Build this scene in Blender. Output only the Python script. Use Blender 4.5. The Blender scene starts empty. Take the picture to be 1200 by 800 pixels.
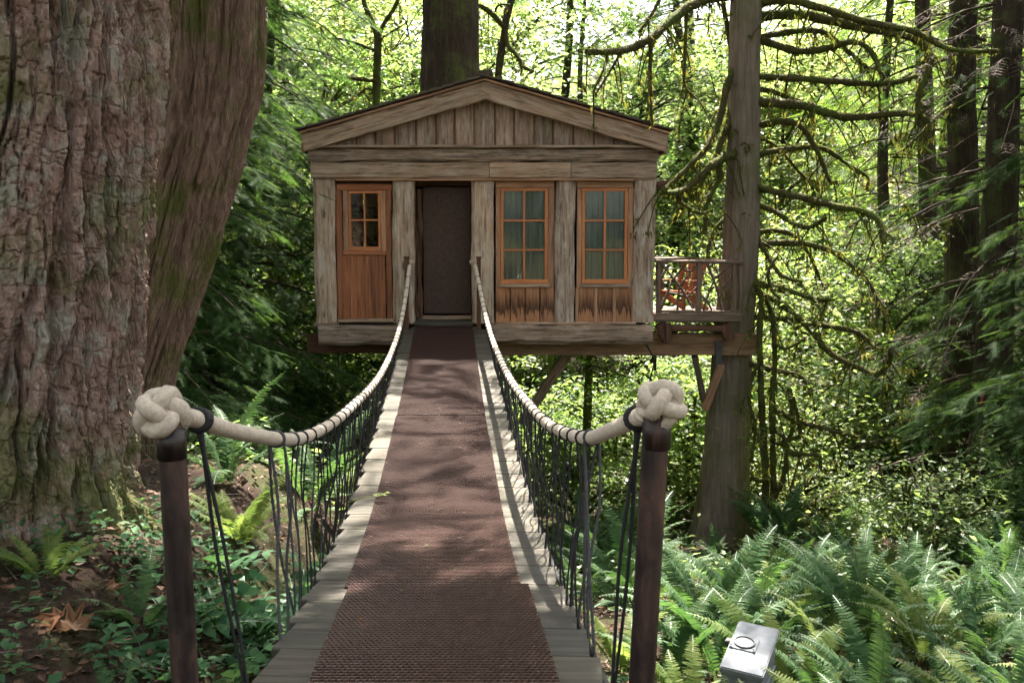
import bpy, math, random
import numpy as np
from mathutils import Vector, Matrix

# ------------------------------------------------------------------ camera, sky, sun, exposure
SC = bpy.context.scene
COL = SC.collection
PITCH = math.radians(6.36)
EYE = Vector((0.0, 0.0, 1.5))
FPX = 1166.7                                   # 35 mm lens on a 36 mm sensor, in units of a 1200 px wide frame
cam = bpy.data.cameras.new('camera')
cam.lens = 35.0; cam.sensor_width = 36.0; cam.clip_start = 0.05; cam.clip_end = 1500
cam.dof.use_dof = True; cam.dof.focus_distance = 9.5; cam.dof.aperture_fstop = 8.0
camo = bpy.data.objects.new('camera', cam); COL.objects.link(camo)
camo.location = EYE; camo.rotation_euler = (math.radians(90) - PITCH, 0, 0)
SC.camera = camo

SUN_EL, SUN_AZ = 58.0, 9.0                    # azimuth clockwise from +Y
world = bpy.data.worlds.new('World'); SC.world = world; world.use_nodes = True
wn = world.node_tree; wn.nodes.clear()
sky = wn.nodes.new('ShaderNodeTexSky'); sky.sky_type = 'NISHITA'; sky.sun_disc = False
sky.sun_elevation = math.radians(SUN_EL); sky.sun_rotation = math.radians(SUN_AZ)
sky.air_density = 1.0; sky.dust_density = 4.0; sky.ozone_density = 1.0
bg = wn.nodes.new('ShaderNodeBackground'); bg.inputs['Strength'].default_value = 0.065
wo = wn.nodes.new('ShaderNodeOutputWorld')
hs = wn.nodes.new('ShaderNodeHueSaturation'); hs.inputs['Saturation'].default_value = 0.25      # milky summer sky
wn.links.new(sky.outputs[0], hs.inputs['Color']); wn.links.new(hs.outputs[0], bg.inputs[0]); wn.links.new(bg.outputs[0], wo.inputs[0])
sun = bpy.data.lights.new('sun', 'SUN'); sun.energy = 5.0; sun.angle = math.radians(0.55); sun.color = (1.0, 0.93, 0.82)
suno = bpy.data.objects.new('sun', sun); COL.objects.link(suno)
_el, _az = math.radians(SUN_EL), math.radians(SUN_AZ)
sdir = Vector((math.sin(_az) * math.cos(_el), math.cos(_az) * math.cos(_el), math.sin(_el)))
suno.rotation_euler = sdir.to_track_quat('Z', 'Y').to_euler(); suno.location = sdir * 60
SC.view_settings.view_transform = 'Standard'; SC.view_settings.look = 'None'
SC.view_settings.exposure = 3.0; SC.view_settings.gamma = 1.0
SC.render.engine = 'CYCLES'
cy = SC.cycles
cy.use_denoising = True; cy.max_bounces = 6; cy.diffuse_bounces = 3; cy.glossy_bounces = 2
cy.transmission_bounces = 4; cy.transparent_max_bounces = 6; cy.use_adaptive_sampling = True; cy.adaptive_threshold = 0.025; cy.adaptive_min_samples = 20
cy.caustics_reflective = False; cy.caustics_refractive = False

RNG = np.random.default_rng(11)
random.seed(5)

# ------------------------------------------------------------------ helpers
def P(px, py, Y):
    """point at depth Y that the 1200x800 photograph shows at (px, py)"""
    u = (px - 600) / FPX; v = (py - 400) / FPX
    d = Vector((u, math.cos(PITCH) - v * math.sin(PITCH), -math.sin(PITCH) - v * math.cos(PITCH)))
    return EYE + d * (Y / d.y)

def _hash(ix, iy, iz, seed):
    h = (ix * 374761393 + iy * 668265263 + iz * 2147483647 + seed * 974711) & 0xFFFFFFFF
    h = ((h ^ (h >> 13)) * 1274126177) & 0xFFFFFFFF
    h = h ^ (h >> 16)
    return (h & 0xFFFFFF) / float(0xFFFFFF)

def vnoise(p, seed=0):
    p = np.asarray(p, float); i = np.floor(p).astype(np.int64); f = p - i
    f = f * f * (3 - 2 * f); r = 0
    for dx in (0, 1):
        wx = f[:, 0] if dx else 1 - f[:, 0]
        for dy in (0, 1):
            wy = f[:, 1] if dy else 1 - f[:, 1]
            for dz in (0, 1):
                wz = f[:, 2] if dz else 1 - f[:, 2]
                r = r + wx * wy * wz * _hash(i[:, 0] + dx, i[:, 1] + dy, i[:, 2] + dz, seed)
    return r

def fbm(p, seed=0, oct=4):
    p = np.asarray(p, float); a, s, t = 1.0, 0.0, 0.0
    for o in range(oct):
        s = s + a * vnoise(p * 2 ** o, seed + o * 17); t += a; a *= 0.5
    return s / t

def sstep(a, b, x):
    t = np.clip((x - a) / (b - a), 0, 1); return t * t * (3 - 2 * t)

def mesh_np(name, V, F, mat=None, smooth=False):
    """V (n,3), F (m,3) or (m,4)"""
    V = np.ascontiguousarray(V, np.float32); F = np.ascontiguousarray(F, np.int32)
    m = bpy.data.meshes.new(name); k = F.shape[1]; n = F.shape[0]
    m.vertices.add(len(V)); m.vertices.foreach_set('co', V.ravel())
    m.loops.add(n * k); m.loops.foreach_set('vertex_index', F.ravel())
    m.polygons.add(n); m.polygons.foreach_set('loop_start', np.arange(0, n * k, k, dtype=np.int32))
    m.polygons.foreach_set('loop_total', np.full(n, k, np.int32))
    m.polygons.foreach_set('use_smooth', np.full(n, smooth, bool))
    m.update(calc_edges=True)
    if mat: m.materials.append(mat)
    return m

def mesh_py(name, V, F, mat=None, smooth=False):
    m = bpy.data.meshes.new(name); m.from_pydata([tuple(v) for v in V], [], F); m.update()
    if smooth: m.polygons.foreach_set('use_smooth', [True] * len(m.polygons))
    if mat: m.materials.append(mat)
    return m

def obj(name, mesh, parent=None, mw=None, kind=None):
    o = bpy.data.objects.new(name, mesh); COL.objects.link(o)
    if parent is not None: o.parent = parent
    if mw is not None: o.matrix_basis = mw
    if kind: o['kind'] = kind
    return o

def tag(o, label, cat, group=None):
    o['label'] = label; o['category'] = cat
    if group: o['group'] = group
    return o

def thing(name, label, cat, loc=(0, 0, 0), group=None):
    o = bpy.data.objects.new(name, None); COL.objects.link(o); o.location = loc
    o.empty_display_size = 0.2
    return tag(o, label, cat, group)

def pmat(parent, mw):
    """matrix in the parent's space for a wanted world matrix (parents only carry a location)"""
    if parent is None: return mw
    return Matrix.Translation(-parent.location) @ mw

def tube(pts, radii, nu=8, caps=True, disp=None, nv=None, twist=0.0):
    """swept tube along a smooth curve through pts; returns V, F(quads)"""
    pts = np.array([tuple(p) for p in pts], float); radii = np.asarray(radii, float)
    if nv:
        s = np.linspace(0, len(pts) - 1, nv); i = np.clip(np.floor(s).astype(int), 0, len(pts) - 2); t = (s - i)[:, None]
        p0 = pts[np.clip(i - 1, 0, None)]; p1 = pts[i]; p2 = pts[i + 1]; p3 = pts[np.clip(i + 2, None, len(pts) - 1)]
        C = 0.5 * (2 * p1 + (p2 - p0) * t + (2 * p0 - 5 * p1 + 4 * p2 - p3) * t ** 2 + (3 * p1 - p0 - 3 * p2 + p3) * t ** 3)
        R = np.interp(s, np.arange(len(pts)), radii)
    else:
        C = pts; R = radii
    n = len(C); T = np.gradient(C, axis=0); T /= np.linalg.norm(T, axis=1)[:, None] + 1e-12
    ref = np.array([0.0, 1, 0]) if abs(T[0][1]) < 0.8 else np.array([1.0, 0, 0])
    U = np.zeros((n, 3)); u = np.cross(ref, T[0]); u /= np.linalg.norm(u)
    for k in range(n):
        u = u - T[k] * np.dot(u, T[k]); u /= np.linalg.norm(u) + 1e-12; U[k] = u
    W = np.cross(T, U)
    th = np.linspace(0, 2 * np.pi, nu, endpoint=False)
    arc = np.concatenate([[0], np.cumsum(np.linalg.norm(np.diff(C, axis=0), axis=1))])
    TH = np.broadcast_to(th, (n, nu)); A = np.broadcast_to(arc[:, None], (n, nu)); RR = np.broadcast_to(R[:, None], (n, nu)).copy()
    if disp is not None: RR = RR + disp(TH.ravel(), A.ravel(), RR.ravel()).reshape(n, nu)
    V = C[:, None] + RR[..., None] * (np.cos(TH)[..., None] * U[:, None] + np.sin(TH)[..., None] * W[:, None])
    V = V.reshape(-1, 3)
    a = np.arange(n - 1)[:, None] * nu; j = np.arange(nu)[None]; j2 = (j + 1) % nu
    F = np.stack([a + j, a + j2, a + nu + j2, a + nu + j], -1).reshape(-1, 4)
    if caps:
        V = np.vstack([V, C[:1], C[-1:]]); c0, c1 = len(V) - 2, len(V) - 1
        q = np.arange(0, nu - 1, 2)
        e0 = np.stack([np.full(len(q), c0), (q + 2) % nu, q + 1, q], -1)
        e1 = np.stack([np.full(len(q), c1), (n - 1) * nu + q, (n - 1) * nu + q + 1, (n - 1) * nu + (q + 2) % nu], -1)
        F = np.vstack([F, e0, e1])
    return V, F

def join(parts):
    Vs, Fs, n = [], [], 0
    for V, F in parts:
        Vs.append(np.asarray(V)); Fs.append(np.asarray(F) + n); n += len(V)
    return np.vstack(Vs), np.vstack(Fs)

def unit(a):
    return a / (np.linalg.norm(a, axis=-1, keepdims=True) + 1e-9)

def scatter(tv, tf, Pn, D, N, S):
    D = unit(D); side = unit(np.cross(N, D)); N2 = np.cross(D, side); k = len(tv)
    S = np.asarray(S)[:, None, None]
    V = Pn[:, None] + S * (tv[None, :, 0, None] * D[:, None] + tv[None, :, 1, None] * side[:, None] + tv[None, :, 2, None] * N2[:, None])
    F = tf[None] + (np.arange(len(Pn)) * k)[:, None, None]
    return V.reshape(-1, 3), F.reshape(-1, tf.shape[1])

def rough_box(L, W, T, rough=0.004, seg=None, rnd=0.012, bend=0.0, rng=None, taper=1.0):
    """hewn timber along local X, W along Y, T along Z, soft edges and wandering faces"""
    rng = rng or RNG
    seg = seg or max(3, min(14, int(L / 0.16)))
    r = min(rnd, W * 0.3, T * 0.3); w, t = W / 2, T / 2
    sec = [(-w + r, -t), (w - r, -t), (w, -t + r), (w, t - r), (w - r, t), (-w + r, t), (-w, t - r), (-w, -t + r)]
    ph = rng.uniform(0, 6.28, (8, 3)); V = []
    for k in range(seg + 1):
        f = k / seg; x = (f - 0.5) * L; sc = 1 + (taper - 1) * f
        by = bend * math.sin(math.pi * f + ph[0][0] * 0.2) * W
        for q, (y, z) in enumerate(sec):
            e = rough * (math.sin(f * L * 5.1 + ph[q][0]) + 0.7 * math.sin(f * L * 11.7 + ph[q][1]) + 0.5 * rng.uniform(-1, 1))
            sy = 1 if y > 0 else -1; sz = 1 if z > 0 else -1
            V.append((x, y * sc + by + sy * e, z * sc + sz * e * 0.7))
    F = []
    for k in range(seg):
        for q in range(8):
            F.append((k * 8 + q, k * 8 + (q + 1) % 8, (k + 1) * 8 + (q + 1) % 8, (k + 1) * 8 + q))
    F = [tuple(reversed(f)) for f in F]
    F.append(tuple(range(8))); F.append(tuple(seg * 8 + q for q in reversed(range(8))))
    return V, F

def beam(name, parent, p0, p1, w, t, mat, face=(0, -1, 0), **kw):
    """timber from p0 to p1 with its t-side turned to 'face'"""
    p0, p1 = Vector(p0), Vector(p1); X = (p1 - p0); L = X.length; X.normalize()
    Z = Vector(face); Z = (Z - X * Z.dot(X)).normalized(); Y = Z.cross(X)
    mw = Matrix.Translation((p0 + p1) / 2) @ Matrix((X, Y, Z)).transposed().to_4x4()
    V, F = rough_box(L, w, t, **kw)
    return obj(name, mesh_py(name, V, F, mat), parent, pmat(parent, mw))

def slab(name, parent, x0, y0, x1, y1, Yf, T, mat, grain='v', **kw):
    """timber filling a rectangle of the front elevation (photo px), its front face at depth Yf"""
    a = P(x0, (y0 + y1) / 2, Yf); b = P(x1, (y0 + y1) / 2, Yf); c = P((x0 + x1) / 2, y0, Yf); d = P((x0 + x1) / 2, y1, Yf)
    W, H = b.x - a.x, c.z - d.z; ctr = Vector(((a.x + b.x) / 2, Yf + T / 2, (c.z + d.z) / 2))
    if grain == 'h':
        p0, p1, w = ctr - Vector((W / 2, 0, 0)), ctr + Vector((W / 2, 0, 0)), H
    else:
        p0, p1, w = ctr - Vector((0, 0, H / 2)), ctr + Vector((0, 0, H / 2)), W
    return beam(name, parent, p0, p1, w, T, mat, **kw)

# ------------------------------------------------------------------ materials
class NM:
    def __init__(s, name):
        s.m = bpy.data.materials.new(name); s.m.use_nodes = True
        s.t = s.m.node_tree; s.t.nodes.clear()
    def n(s, typ, ins=None, **props):
        nd = s.t.nodes.new('ShaderNode' + typ)
        for k, v in props.items(): setattr(nd, k, v)
        for k, v in (ins or {}).items():
            if isinstance(v, bpy.types.NodeSocket): s.t.links.new(v, nd.inputs[k])
            else: nd.inputs[k].default_value = v
        return nd
    def ramp(s, fac, stops, interp='LINEAR'):
        nd = s.n('ValToRGB', {'Fac': fac}); nd.color_ramp.interpolation = interp; e = nd.color_ramp.elements
        while len(e) < len(stops): e.new(0.5)
        for k, (p, c) in enumerate(stops):
            e[k].position = p; e[k].color = (c, c, c, 1) if not isinstance(c, tuple) else (*c, 1)
        return nd.outputs['Color']
    def mix(s, fac, a, b, blend='MIX'):
        nd = s.n('Mix', data_type='RGBA', blend_type=blend)
        for k, v in ((0, fac), (6, a), (7, b)):
            if isinstance(v, bpy.types.NodeSocket): s.t.links.new(v, nd.inputs[k])
            else: nd.inputs[k].default_value = (*v, 1) if isinstance(v, tuple) and len(v) == 3 else v
        return nd.outputs[2]
    def math(s, op, a, b=0.5):
        return s.n('Math', {0: a, 1: b}, operation=op).outputs[0]
    def coords(s, scale=(1, 1, 1), rnd=True):
        tc = s.n('TexCoord'); v = tc.outputs['Object']
        if rnd:
            oi = s.n('ObjectInfo'); r = s.math('MULTIPLY', oi.outputs['Random'], 73.0)
            v = s.n('VectorMath', {0: v, 1: s.n('CombineXYZ', {0: r, 1: r, 2: r}).outputs[0]}, operation='ADD').outputs[0]
        return s.n('Mapping', {'Vector': v, 'Scale': scale}).outputs[0]
    def noise(s, vec, scale, detail=5, rough=0.6, dist=0.0):
        return s.n('TexNoise', {'Vector': vec, 'Scale': scale, 'Detail': detail, 'Roughness': rough, 'Distortion': dist}).outputs['Fac']
    def bump(s, h, strength, dist, normal=None):
        i = {'Height': h, 'Strength': strength, 'Distance': dist}
        if normal is not None: i['Normal'] = normal
        return s.n('Bump', i).outputs[0]
    def out(s, sh):
        s.t.links.new(sh, s.n('OutputMaterial').inputs[0]); return s.m
    def pbsdf(s, **ins):
        return s.n('BsdfPrincipled', {k.replace('_', ' '): v for k, v in ins.items()}).outputs[0]

def wood(name, light, mid, dark, rough=0.8, grain=1.0, crack=0.35, knots=0.5, stain=None, green=0.0, bleach=0.0):
    m = NM(name); v = m.coords((0.9, 13, 13)); base = m.coords((1, 1, 1))
    g = m.noise(v, 2.2 * grain, 8, 0.65, 0.4)
    c = m.ramp(g, [(0.33, dark), (0.47, mid), (0.64, light)])
    big = m.noise(m.coords((0.6, 2.5, 2.5)), 1.3, 4, 0.6)
    c = m.mix(m.ramp(big, [(0.35, 0.0), (0.75, 0.65)]), c, tuple(x * 0.55 for x in mid))
    oi = m.n('ObjectInfo')
    c = m.mix(1.0, c, m.ramp(oi.outputs['Random'], [(0, (0.78, 0.78, 0.8)), (1, (1.12, 1.06, 1.0))]), 'MULTIPLY')
    cr = m.noise(m.coords((0.5, 30, 30)), 2.0, 3, 0.5, 0.2)
    crf = m.ramp(cr, [(0.30, 1.0), (0.36, 0.0)])
    c = m.mix(m.math('MULTIPLY', crf, crack), c, tuple(x * 0.22 for x in mid))
    cr2 = m.noise(m.coords((0.9, 11, 11)), 1.7, 4, 0.6, 0.5)
    c = m.mix(m.math('MULTIPLY', m.ramp(cr2, [(0.34, 1.0), (0.41, 0.0)]), crack * 0.9), c, tuple(x * 0.28 for x in mid))
    if knots:
        vo = m.n('TexVoronoi', {'Vector': m.coords((1.2, 3.2, 3.2)), 'Scale': 1.6, 'Randomness': 1.0}).outputs['Distance']
        c = m.mix(m.math('MULTIPLY', m.ramp(vo, [(0.09, 1.0), (0.17, 0.0)]), knots), c, tuple(x * 0.3 for x in mid))
    if bleach:
        bn = m.noise(m.coords((1.5, 6, 6)), 2.1, 6, 0.7, 0.3)
        c = m.mix(m.math('MULTIPLY', m.ramp(bn, [(0.46, 0.0), (0.66, 1.0)]), bleach), c, (0.54, 0.48, 0.405))
    if green:
        gn = m.noise(base, 3.0, 5, 0.65)
        c = m.mix(m.math('MULTIPLY', m.ramp(gn, [(0.5, 0.0), (0.7, 1.0)]), green), c, (0.10, 0.13, 0.045))
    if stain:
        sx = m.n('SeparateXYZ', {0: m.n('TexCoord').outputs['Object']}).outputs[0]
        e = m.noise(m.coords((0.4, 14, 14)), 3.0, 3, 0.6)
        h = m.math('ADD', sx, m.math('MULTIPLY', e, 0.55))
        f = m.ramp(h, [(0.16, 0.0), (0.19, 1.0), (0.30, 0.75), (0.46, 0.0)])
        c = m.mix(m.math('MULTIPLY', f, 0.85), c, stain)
    h = m.math('SUBTRACT', g, m.math('MULTIPLY', crf, 0.6))
    nb = m.bump(h, 0.55, 0.012)
    return m.out(m.pbsdf(Base_Color=c, Roughness=rough, Normal=nb, Specular_IOR_Level=0.25))

def bark(name, c1, c2, c3, sc=1.0, stretch=0.22, moss=0.4, mosscol=(0.055, 0.075, 0.016), bumpd=0.03, lichen=0.0):
    m = NM(name); v = m.coords((1, 1, stretch), rnd=False); b = m.coords((1, 1, 1), rnd=False)
    n1 = m.noise(v, 14 * sc, 8, 0.7, 0.6); n2 = m.noise(b, 2.2, 5, 0.6)
    c = m.ramp(n1, [(0.25, c1), (0.5, c2), (0.74, c3)])
    c = m.mix(m.ramp(n2, [(0.4, 0.0), (0.7, 0.5)]), c, c1)
    if lichen:
        l = m.noise(b, 5.0, 6, 0.7, 0.5)
        c = m.mix(m.math('MULTIPLY', m.ramp(l, [(0.5, 0.0), (0.62, 1.0)]), lichen), c, (0.27, 0.255, 0.21))
    n3 = m.noise(b, 1.5, 8, 0.72, 0.3)
    c = m.mix(m.math('MULTIPLY', m.ramp(n3, [(0.47, 0.0), (0.60, 1.0)]), moss), c, m.mix(n1, mosscol, tuple(x * 2.0 for x in mosscol)))
    vo = m.n('TexVoronoi', {'Vector': v, 'Scale': 22 * sc}, feature='DISTANCE_TO_EDGE').outputs['Distance']
    fine = m.noise(b, 90, 4, 0.7)
    h = m.math('ADD', m.math('ADD', n1, m.math('MULTIPLY', m.ramp(vo, [(0.0, 0.0), (0.15, 1.0)]), 0.25)), m.math('MULTIPLY', fine, 0.15))
    return m.out(m.pbsdf(Base_Color=c, Roughness=0.92, Normal=m.bump(h, 0.8, bumpd), Specular_IOR_Level=0.15))

def leafmat(name, c1, c2, t1, t2, trans=0.5, gloss=0.6, rough=0.42):
    m = NM(name); r = m.n('NewGeometry').outputs['Random Per Island']
    oi = m.n('ObjectInfo').outputs['Random']
    hv = m.ramp(oi, [(0, (0.8, 0.86, 0.8)), (1, (1.15, 1.05, 1.0))])
    c = m.mix(1.0, m.ramp(r, [(0, c1), (1, c2)]), hv, 'MULTIPLY'); t = m.mix(1.0, m.ramp(r, [(0, t1), (1, t2)]), hv, 'MULTIPLY')
    d = m.n('BsdfDiffuse', {'Color': c}).outputs[0]; tr = m.n('BsdfTranslucent', {'Color': t}).outputs[0]
    s = m.n('MixShader', {0: trans, 1: d, 2: tr}).outputs[0]
    if gloss:
        g = m.n('BsdfGlossy', {'Color': (1, 1, 1, 1), 'Roughness': rough}).outputs[0]
        fr = m.math('MULTIPLY', m.n('Fresnel', {'IOR': 1.45}).outputs[0], gloss)
        s = m.n('MixShader', {0: fr, 1: s, 2: g}).outputs[0]
    return m.out(s)

def plain(name, c1, c2, scale=20, rough=0.8, bumps=0.3, dist=0.004, metallic=0.0, spec=0.3, detail=5):
    m = NM(name); v = m.coords(); n = m.noise(v, scale, detail, 0.65)
    return m.out(m.pbsdf(Base_Color=m.ramp(n, [(0.3, c1), (0.7, c2)]), Roughness=rough, Metallic=metallic,
                         Specular_IOR_Level=spec, Normal=m.bump(n, bumps, dist)))

W_GREY = wood('weathered_wood', (0.55, 0.395, 0.29), (0.37, 0.25, 0.17), (0.085, 0.052, 0.033), green=0.12, bleach=0.35, crack=0.6)
W_POST = wood('post_wood', (0.60, 0.455, 0.35), (0.43, 0.31, 0.225), (0.10, 0.067, 0.044), knots=1.0, crack=0.75, green=0.1, bleach=0.8)
W_BEAM = wood('hewn_beam_wood', (0.43, 0.31, 0.23), (0.27, 0.19, 0.135), (0.06, 0.040, 0.027), knots=0.8, crack=0.8, bleach=0.3)
W_BOARD = wood('gable_board_wood', (0.41, 0.295, 0.24), (0.30, 0.205, 0.16), (0.12, 0.073, 0.052), knots=0.2, crack=0.3, green=0.25, bleach=0.5)
W_BATTEN = wood('batten_wood', (0.22, 0.12, 0.075), (0.16, 0.085, 0.05), (0.08, 0.045, 0.03), knots=0)
W_CEDAR = wood('cedar_frame_wood', (0.52, 0.27, 0.14), (0.42, 0.20, 0.10), (0.24, 0.11, 0.055), knots=0.15, crack=0.1)
W_TRIM = wood('cedar_casing_wood', (0.52, 0.31, 0.195), (0.41, 0.235, 0.145), (0.20, 0.11, 0.068), knots=0.2, crack=0.25)
W_DOOR = wood('cedar_door_wood', (0.46, 0.19, 0.095), (0.35, 0.14, 0.07), (0.15, 0.062, 0.033), knots=0.2, crack=0.15)
W_SASH = wood('orange_sash_wood', (0.62, 0.25, 0.10), (0.54, 0.21, 0.085), (0.40, 0.15, 0.06), knots=0, crack=0.05, rough=0.55)
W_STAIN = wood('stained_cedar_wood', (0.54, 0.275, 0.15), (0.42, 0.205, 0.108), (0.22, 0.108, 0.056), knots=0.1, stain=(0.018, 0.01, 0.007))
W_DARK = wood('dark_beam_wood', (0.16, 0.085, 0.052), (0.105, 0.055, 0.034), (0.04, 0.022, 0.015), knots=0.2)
W_GIRD = wood('girder_wood', (0.40, 0.245, 0.145), (0.29, 0.175, 0.10), (0.12, 0.07, 0.04), knots=0.3, green=0.35)
W_DECK = wood('deck_plank_wood', (0.105, 0.094, 0.076), (0.072, 0.065, 0.051), (0.036, 0.032, 0.025), knots=0.25, crack=0.3, green=0.12)
W_RAIL = wood('rail_wood', (0.23, 0.17, 0.13), (0.16, 0.115, 0.085), (0.06, 0.042, 0.03), green=0.2)
W_SHING = wood('shingle_wood', (0.15, 0.125, 0.105), (0.10, 0.08, 0.066), (0.045, 0.036, 0.03), knots=0, green=0.3)
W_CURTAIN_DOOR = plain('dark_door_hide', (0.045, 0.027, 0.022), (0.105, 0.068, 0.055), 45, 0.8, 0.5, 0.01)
BLACK = plain('unlit_interior', (0.012, 0.01, 0.008), (0.02, 0.016, 0.013), 8, 0.9)
def steelmat():
    m = NM('rusty_steel'); n1 = m.noise(m.coords((1, 1, .35)), 9, 7, .7, .4); n2 = m.noise(m.coords((1, 1, .12)), 22, 5, .65); n3 = m.noise(m.coords(), 90, 4, .7)
    c = m.ramp(n1, [(.36, (.012, .008, .0075)), (.5, (.024, .014, .012)), (.6, (.07, .033, .022)), (.75, (.14, .065, .04))])
    c = m.mix(m.math('MULTIPLY', m.ramp(n2, [(.52, 0.), (.7, .8)]), .7), c, (.045, .036, .033))
    r = m.ramp(n1, [(.4, .32), (.65, .75)])
    return m.out(m.pbsdf(Base_Color=c, Roughness=r, Metallic=.15, Specular_IOR_Level=.5, Normal=m.bump(m.math('ADD', n1, m.math('MULTIPLY', n3, .4)), .5, .004)))
STEEL = steelmat()
IRON = plain('grey_iron', (0.045, 0.045, 0.047), (0.09, 0.088, 0.085), 22, 0.5, 0.2, 0.003, 0.5)
RUBBER = plain('brown_rubber', (0.036, 0.0165, 0.0125), (0.086, 0.043, 0.034), 26, 0.42, 0.3, 0.002, 0, 0.6)
ROPE = plain('cream_rope', (0.42, 0.35, 0.275), (0.60, 0.52, 0.42), 30, 0.9, 0.35, 0.003, 0, 0.15)
KNOT = plain('cream_fleece_rope', (0.36, 0.30, 0.235), (0.54, 0.465, 0.375), 60, 0.95, 0.6, 0.004, 0, 0.1, 8)
CORD = plain('black_cord', (0.012, 0.012, 0.013), (0.035, 0.034, 0.034), 140, 0.75, 0.5, 0.002, 0, 0.2)
CORDG = plain('grey_cord', (0.025, 0.025, 0.027), (0.085, 0.083, 0.082), 140, 0.7, 0.5, 0.002, 0, 0.25)
GALV = plain('galvanised_metal', (0.12, 0.13, 0.145), (0.20, 0.212, 0.228), 9, 0.75, 0.25, 0.002, 0.0, 0.15)
CURT = plain('curtain_cloth', (0.27, 0.30, 0.245), (0.36, 0.40, 0.32), 40, 0.95, 0.2)
TWIG = plain('twig_bark', (0.065, 0.042, 0.032), (0.15, 0.105, 0.085), 30, 0.85, 0.5, 0.004)
PINK = plain('pink_tape', (0.65, 0.02, 0.12), (0.75, 0.05, 0.18), 10, 0.5)
def glassmat():
    m = NM('window_glass')
    fr = m.n('Fresnel', {'IOR': 1.55}).outputs[0]
    f = m.math('MINIMUM', m.math('MULTIPLY', fr, 1.0), 1.0)
    v = m.coords(); nb = m.bump(m.noise(v, 3.0, 2, 0.5), 0.06, 0.02)
    g = m.n('BsdfGlossy', {'Roughness': 0.02, 'Normal': nb}).outputs[0]
    t = m.n('BsdfTransparent', {'Color': (0.86, 0.9, 0.88, 1)}).outputs[0]
    return m.out(m.n('MixShader', {0: f, 1: t, 2: g}).outputs[0])
GLASS = glassmat()

BK_FIR = bark('old_fir_bark', (0.10, 0.056, 0.042), (0.25, 0.165, 0.13), (0.45, 0.36, 0.30), 1.1, 0.35, 0.8, (0.055, 0.068, 0.016), 0.03, 0.9)
BK_LEAN = bark('leaning_tree_bark', (0.075, 0.046, 0.034), (0.21, 0.135, 0.105), (0.40, 0.29, 0.23), 2.2, 0.17, 0.9, (0.06, 0.072, 0.016), 0.03)
BK_CEDAR = bark('cedar_bark', (0.10, 0.078, 0.06), (0.20, 0.16, 0.125), (0.30, 0.245, 0.195), 1.9, 0.05, 0.45, (0.06, 0.07, 0.022), 0.02)
BK_DARK = bark('dark_bark', (0.018, 0.013, 0.01), (0.045, 0.032, 0.024), (0.09, 0.066, 0.05), 1.2, 0.15, 0.6, (0.05, 0.065, 0.018), 0.03)
BK_MOSS = bark('mossy_bark', (0.035, 0.03, 0.015), (0.065, 0.06, 0.022), (0.11, 0.10, 0.035), 1.2, 0.4, 0.9, (0.05, 0.07, 0.012), 0.03)
MOSS = leafmat('moss', (0.045, 0.058, 0.012), (0.11, 0.115, 0.03), (0.12, 0.14, 0.02), (0.24, 0.23, 0.05), 0.45, 0)
L_MAPLE = leafmat('maple_leaf', (0.05, 0.10, 0.02), (0.10, 0.15, 0.035), (0.18, 0.35, 0.06), (0.38, 0.52, 0.15), 0.58, 0.25)
L_MAPLE2 = leafmat('golden_leaf', (0.085, 0.12, 0.025), (0.14, 0.16, 0.04), (0.25, 0.39, 0.09), (0.46, 0.52, 0.19), 0.58, 0.25)
L_CONIFER = leafmat('conifer_needle', (0.012, 0.032, 0.011), (0.030, 0.060, 0.018), (0.045, 0.11, 0.02), (0.12, 0.21, 0.04), 0.32, 0.03)
L_CEDAR = leafmat('cedar_spray', (0.02, 0.048, 0.014), (0.05, 0.085, 0.022), (0.09, 0.18, 0.025), (0.24, 0.36, 0.055), 0.44, 0.03)
L_SHRUB = leafmat('shrub_leaf', (0.045, 0.10, 0.022), (0.10, 0.16, 0.04), (0.21, 0.38, 0.06), (0.44, 0.57, 0.14), 0.60, 0.3)
L_PALE = leafmat('pale_leaf', (0.07, 0.13, 0.035), (0.13, 0.19, 0.06), (0.25, 0.41, 0.08), (0.46, 0.56, 0.19), 0.56, 0.35)
L_FERN = leafmat('fern_leaf', (0.026, 0.066, 0.026), (0.058, 0.105, 0.042), (0.07, 0.17, 0.035), (0.13, 0.24, 0.055), 0.36, 0.10, 0.58)
L_FERNB = leafmat('bright_fern_leaf', (0.07, 0.12, 0.03), (0.13, 0.17, 0.05), (0.22, 0.34, 0.05), (0.26, 0.36, 0.09), 0.46, 0.09, 0.58)
L_BROAD = leafmat('broad_leaf', (0.03, 0.085, 0.04), (0.06, 0.13, 0.06), (0.08, 0.20, 0.06), (0.16, 0.30, 0.09), 0.4, 0.1, 0.45)
L_DEAD = leafmat('dead_leaf', (0.10, 0.045, 0.025), (0.24, 0.12, 0.06), (0.14, 0.06, 0.03), (0.24, 0.11, 0.05), 0.25, 0.3)
L_LITTER = leafmat('litter_leaf', (0.045, 0.026, 0.017), (0.16, 0.092, 0.058), (0.05, 0.03, 0.02), (0.12, 0.07, 0.04), 0.2, 0.2)
def dirtmat():
    m = NM('forest_soil'); v = m.coords(rnd=False)
    n = m.noise(v, 1.1, 6, 0.65); f = m.noise(v, 28, 6, 0.7)
    c = m.ramp(f, [(0.3, (0.016, 0.010, 0.007)), (0.55, (0.040, 0.026, 0.019)), (0.75, (0.085, 0.057, 0.041))])
    c = m.mix(m.ramp(n, [(0.48, 0.0), (0.66, 0.75)]), c, m.mix(f, (0.03, 0.045, 0.012), (0.075, 0.095, 0.03)))
    return m.out(m.pbsdf(Base_Color=c, Roughness=0.95, Normal=m.bump(f, 0.8, 0.05), Specular_IOR_Level=0.1))
SOIL = dirtmat()

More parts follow.
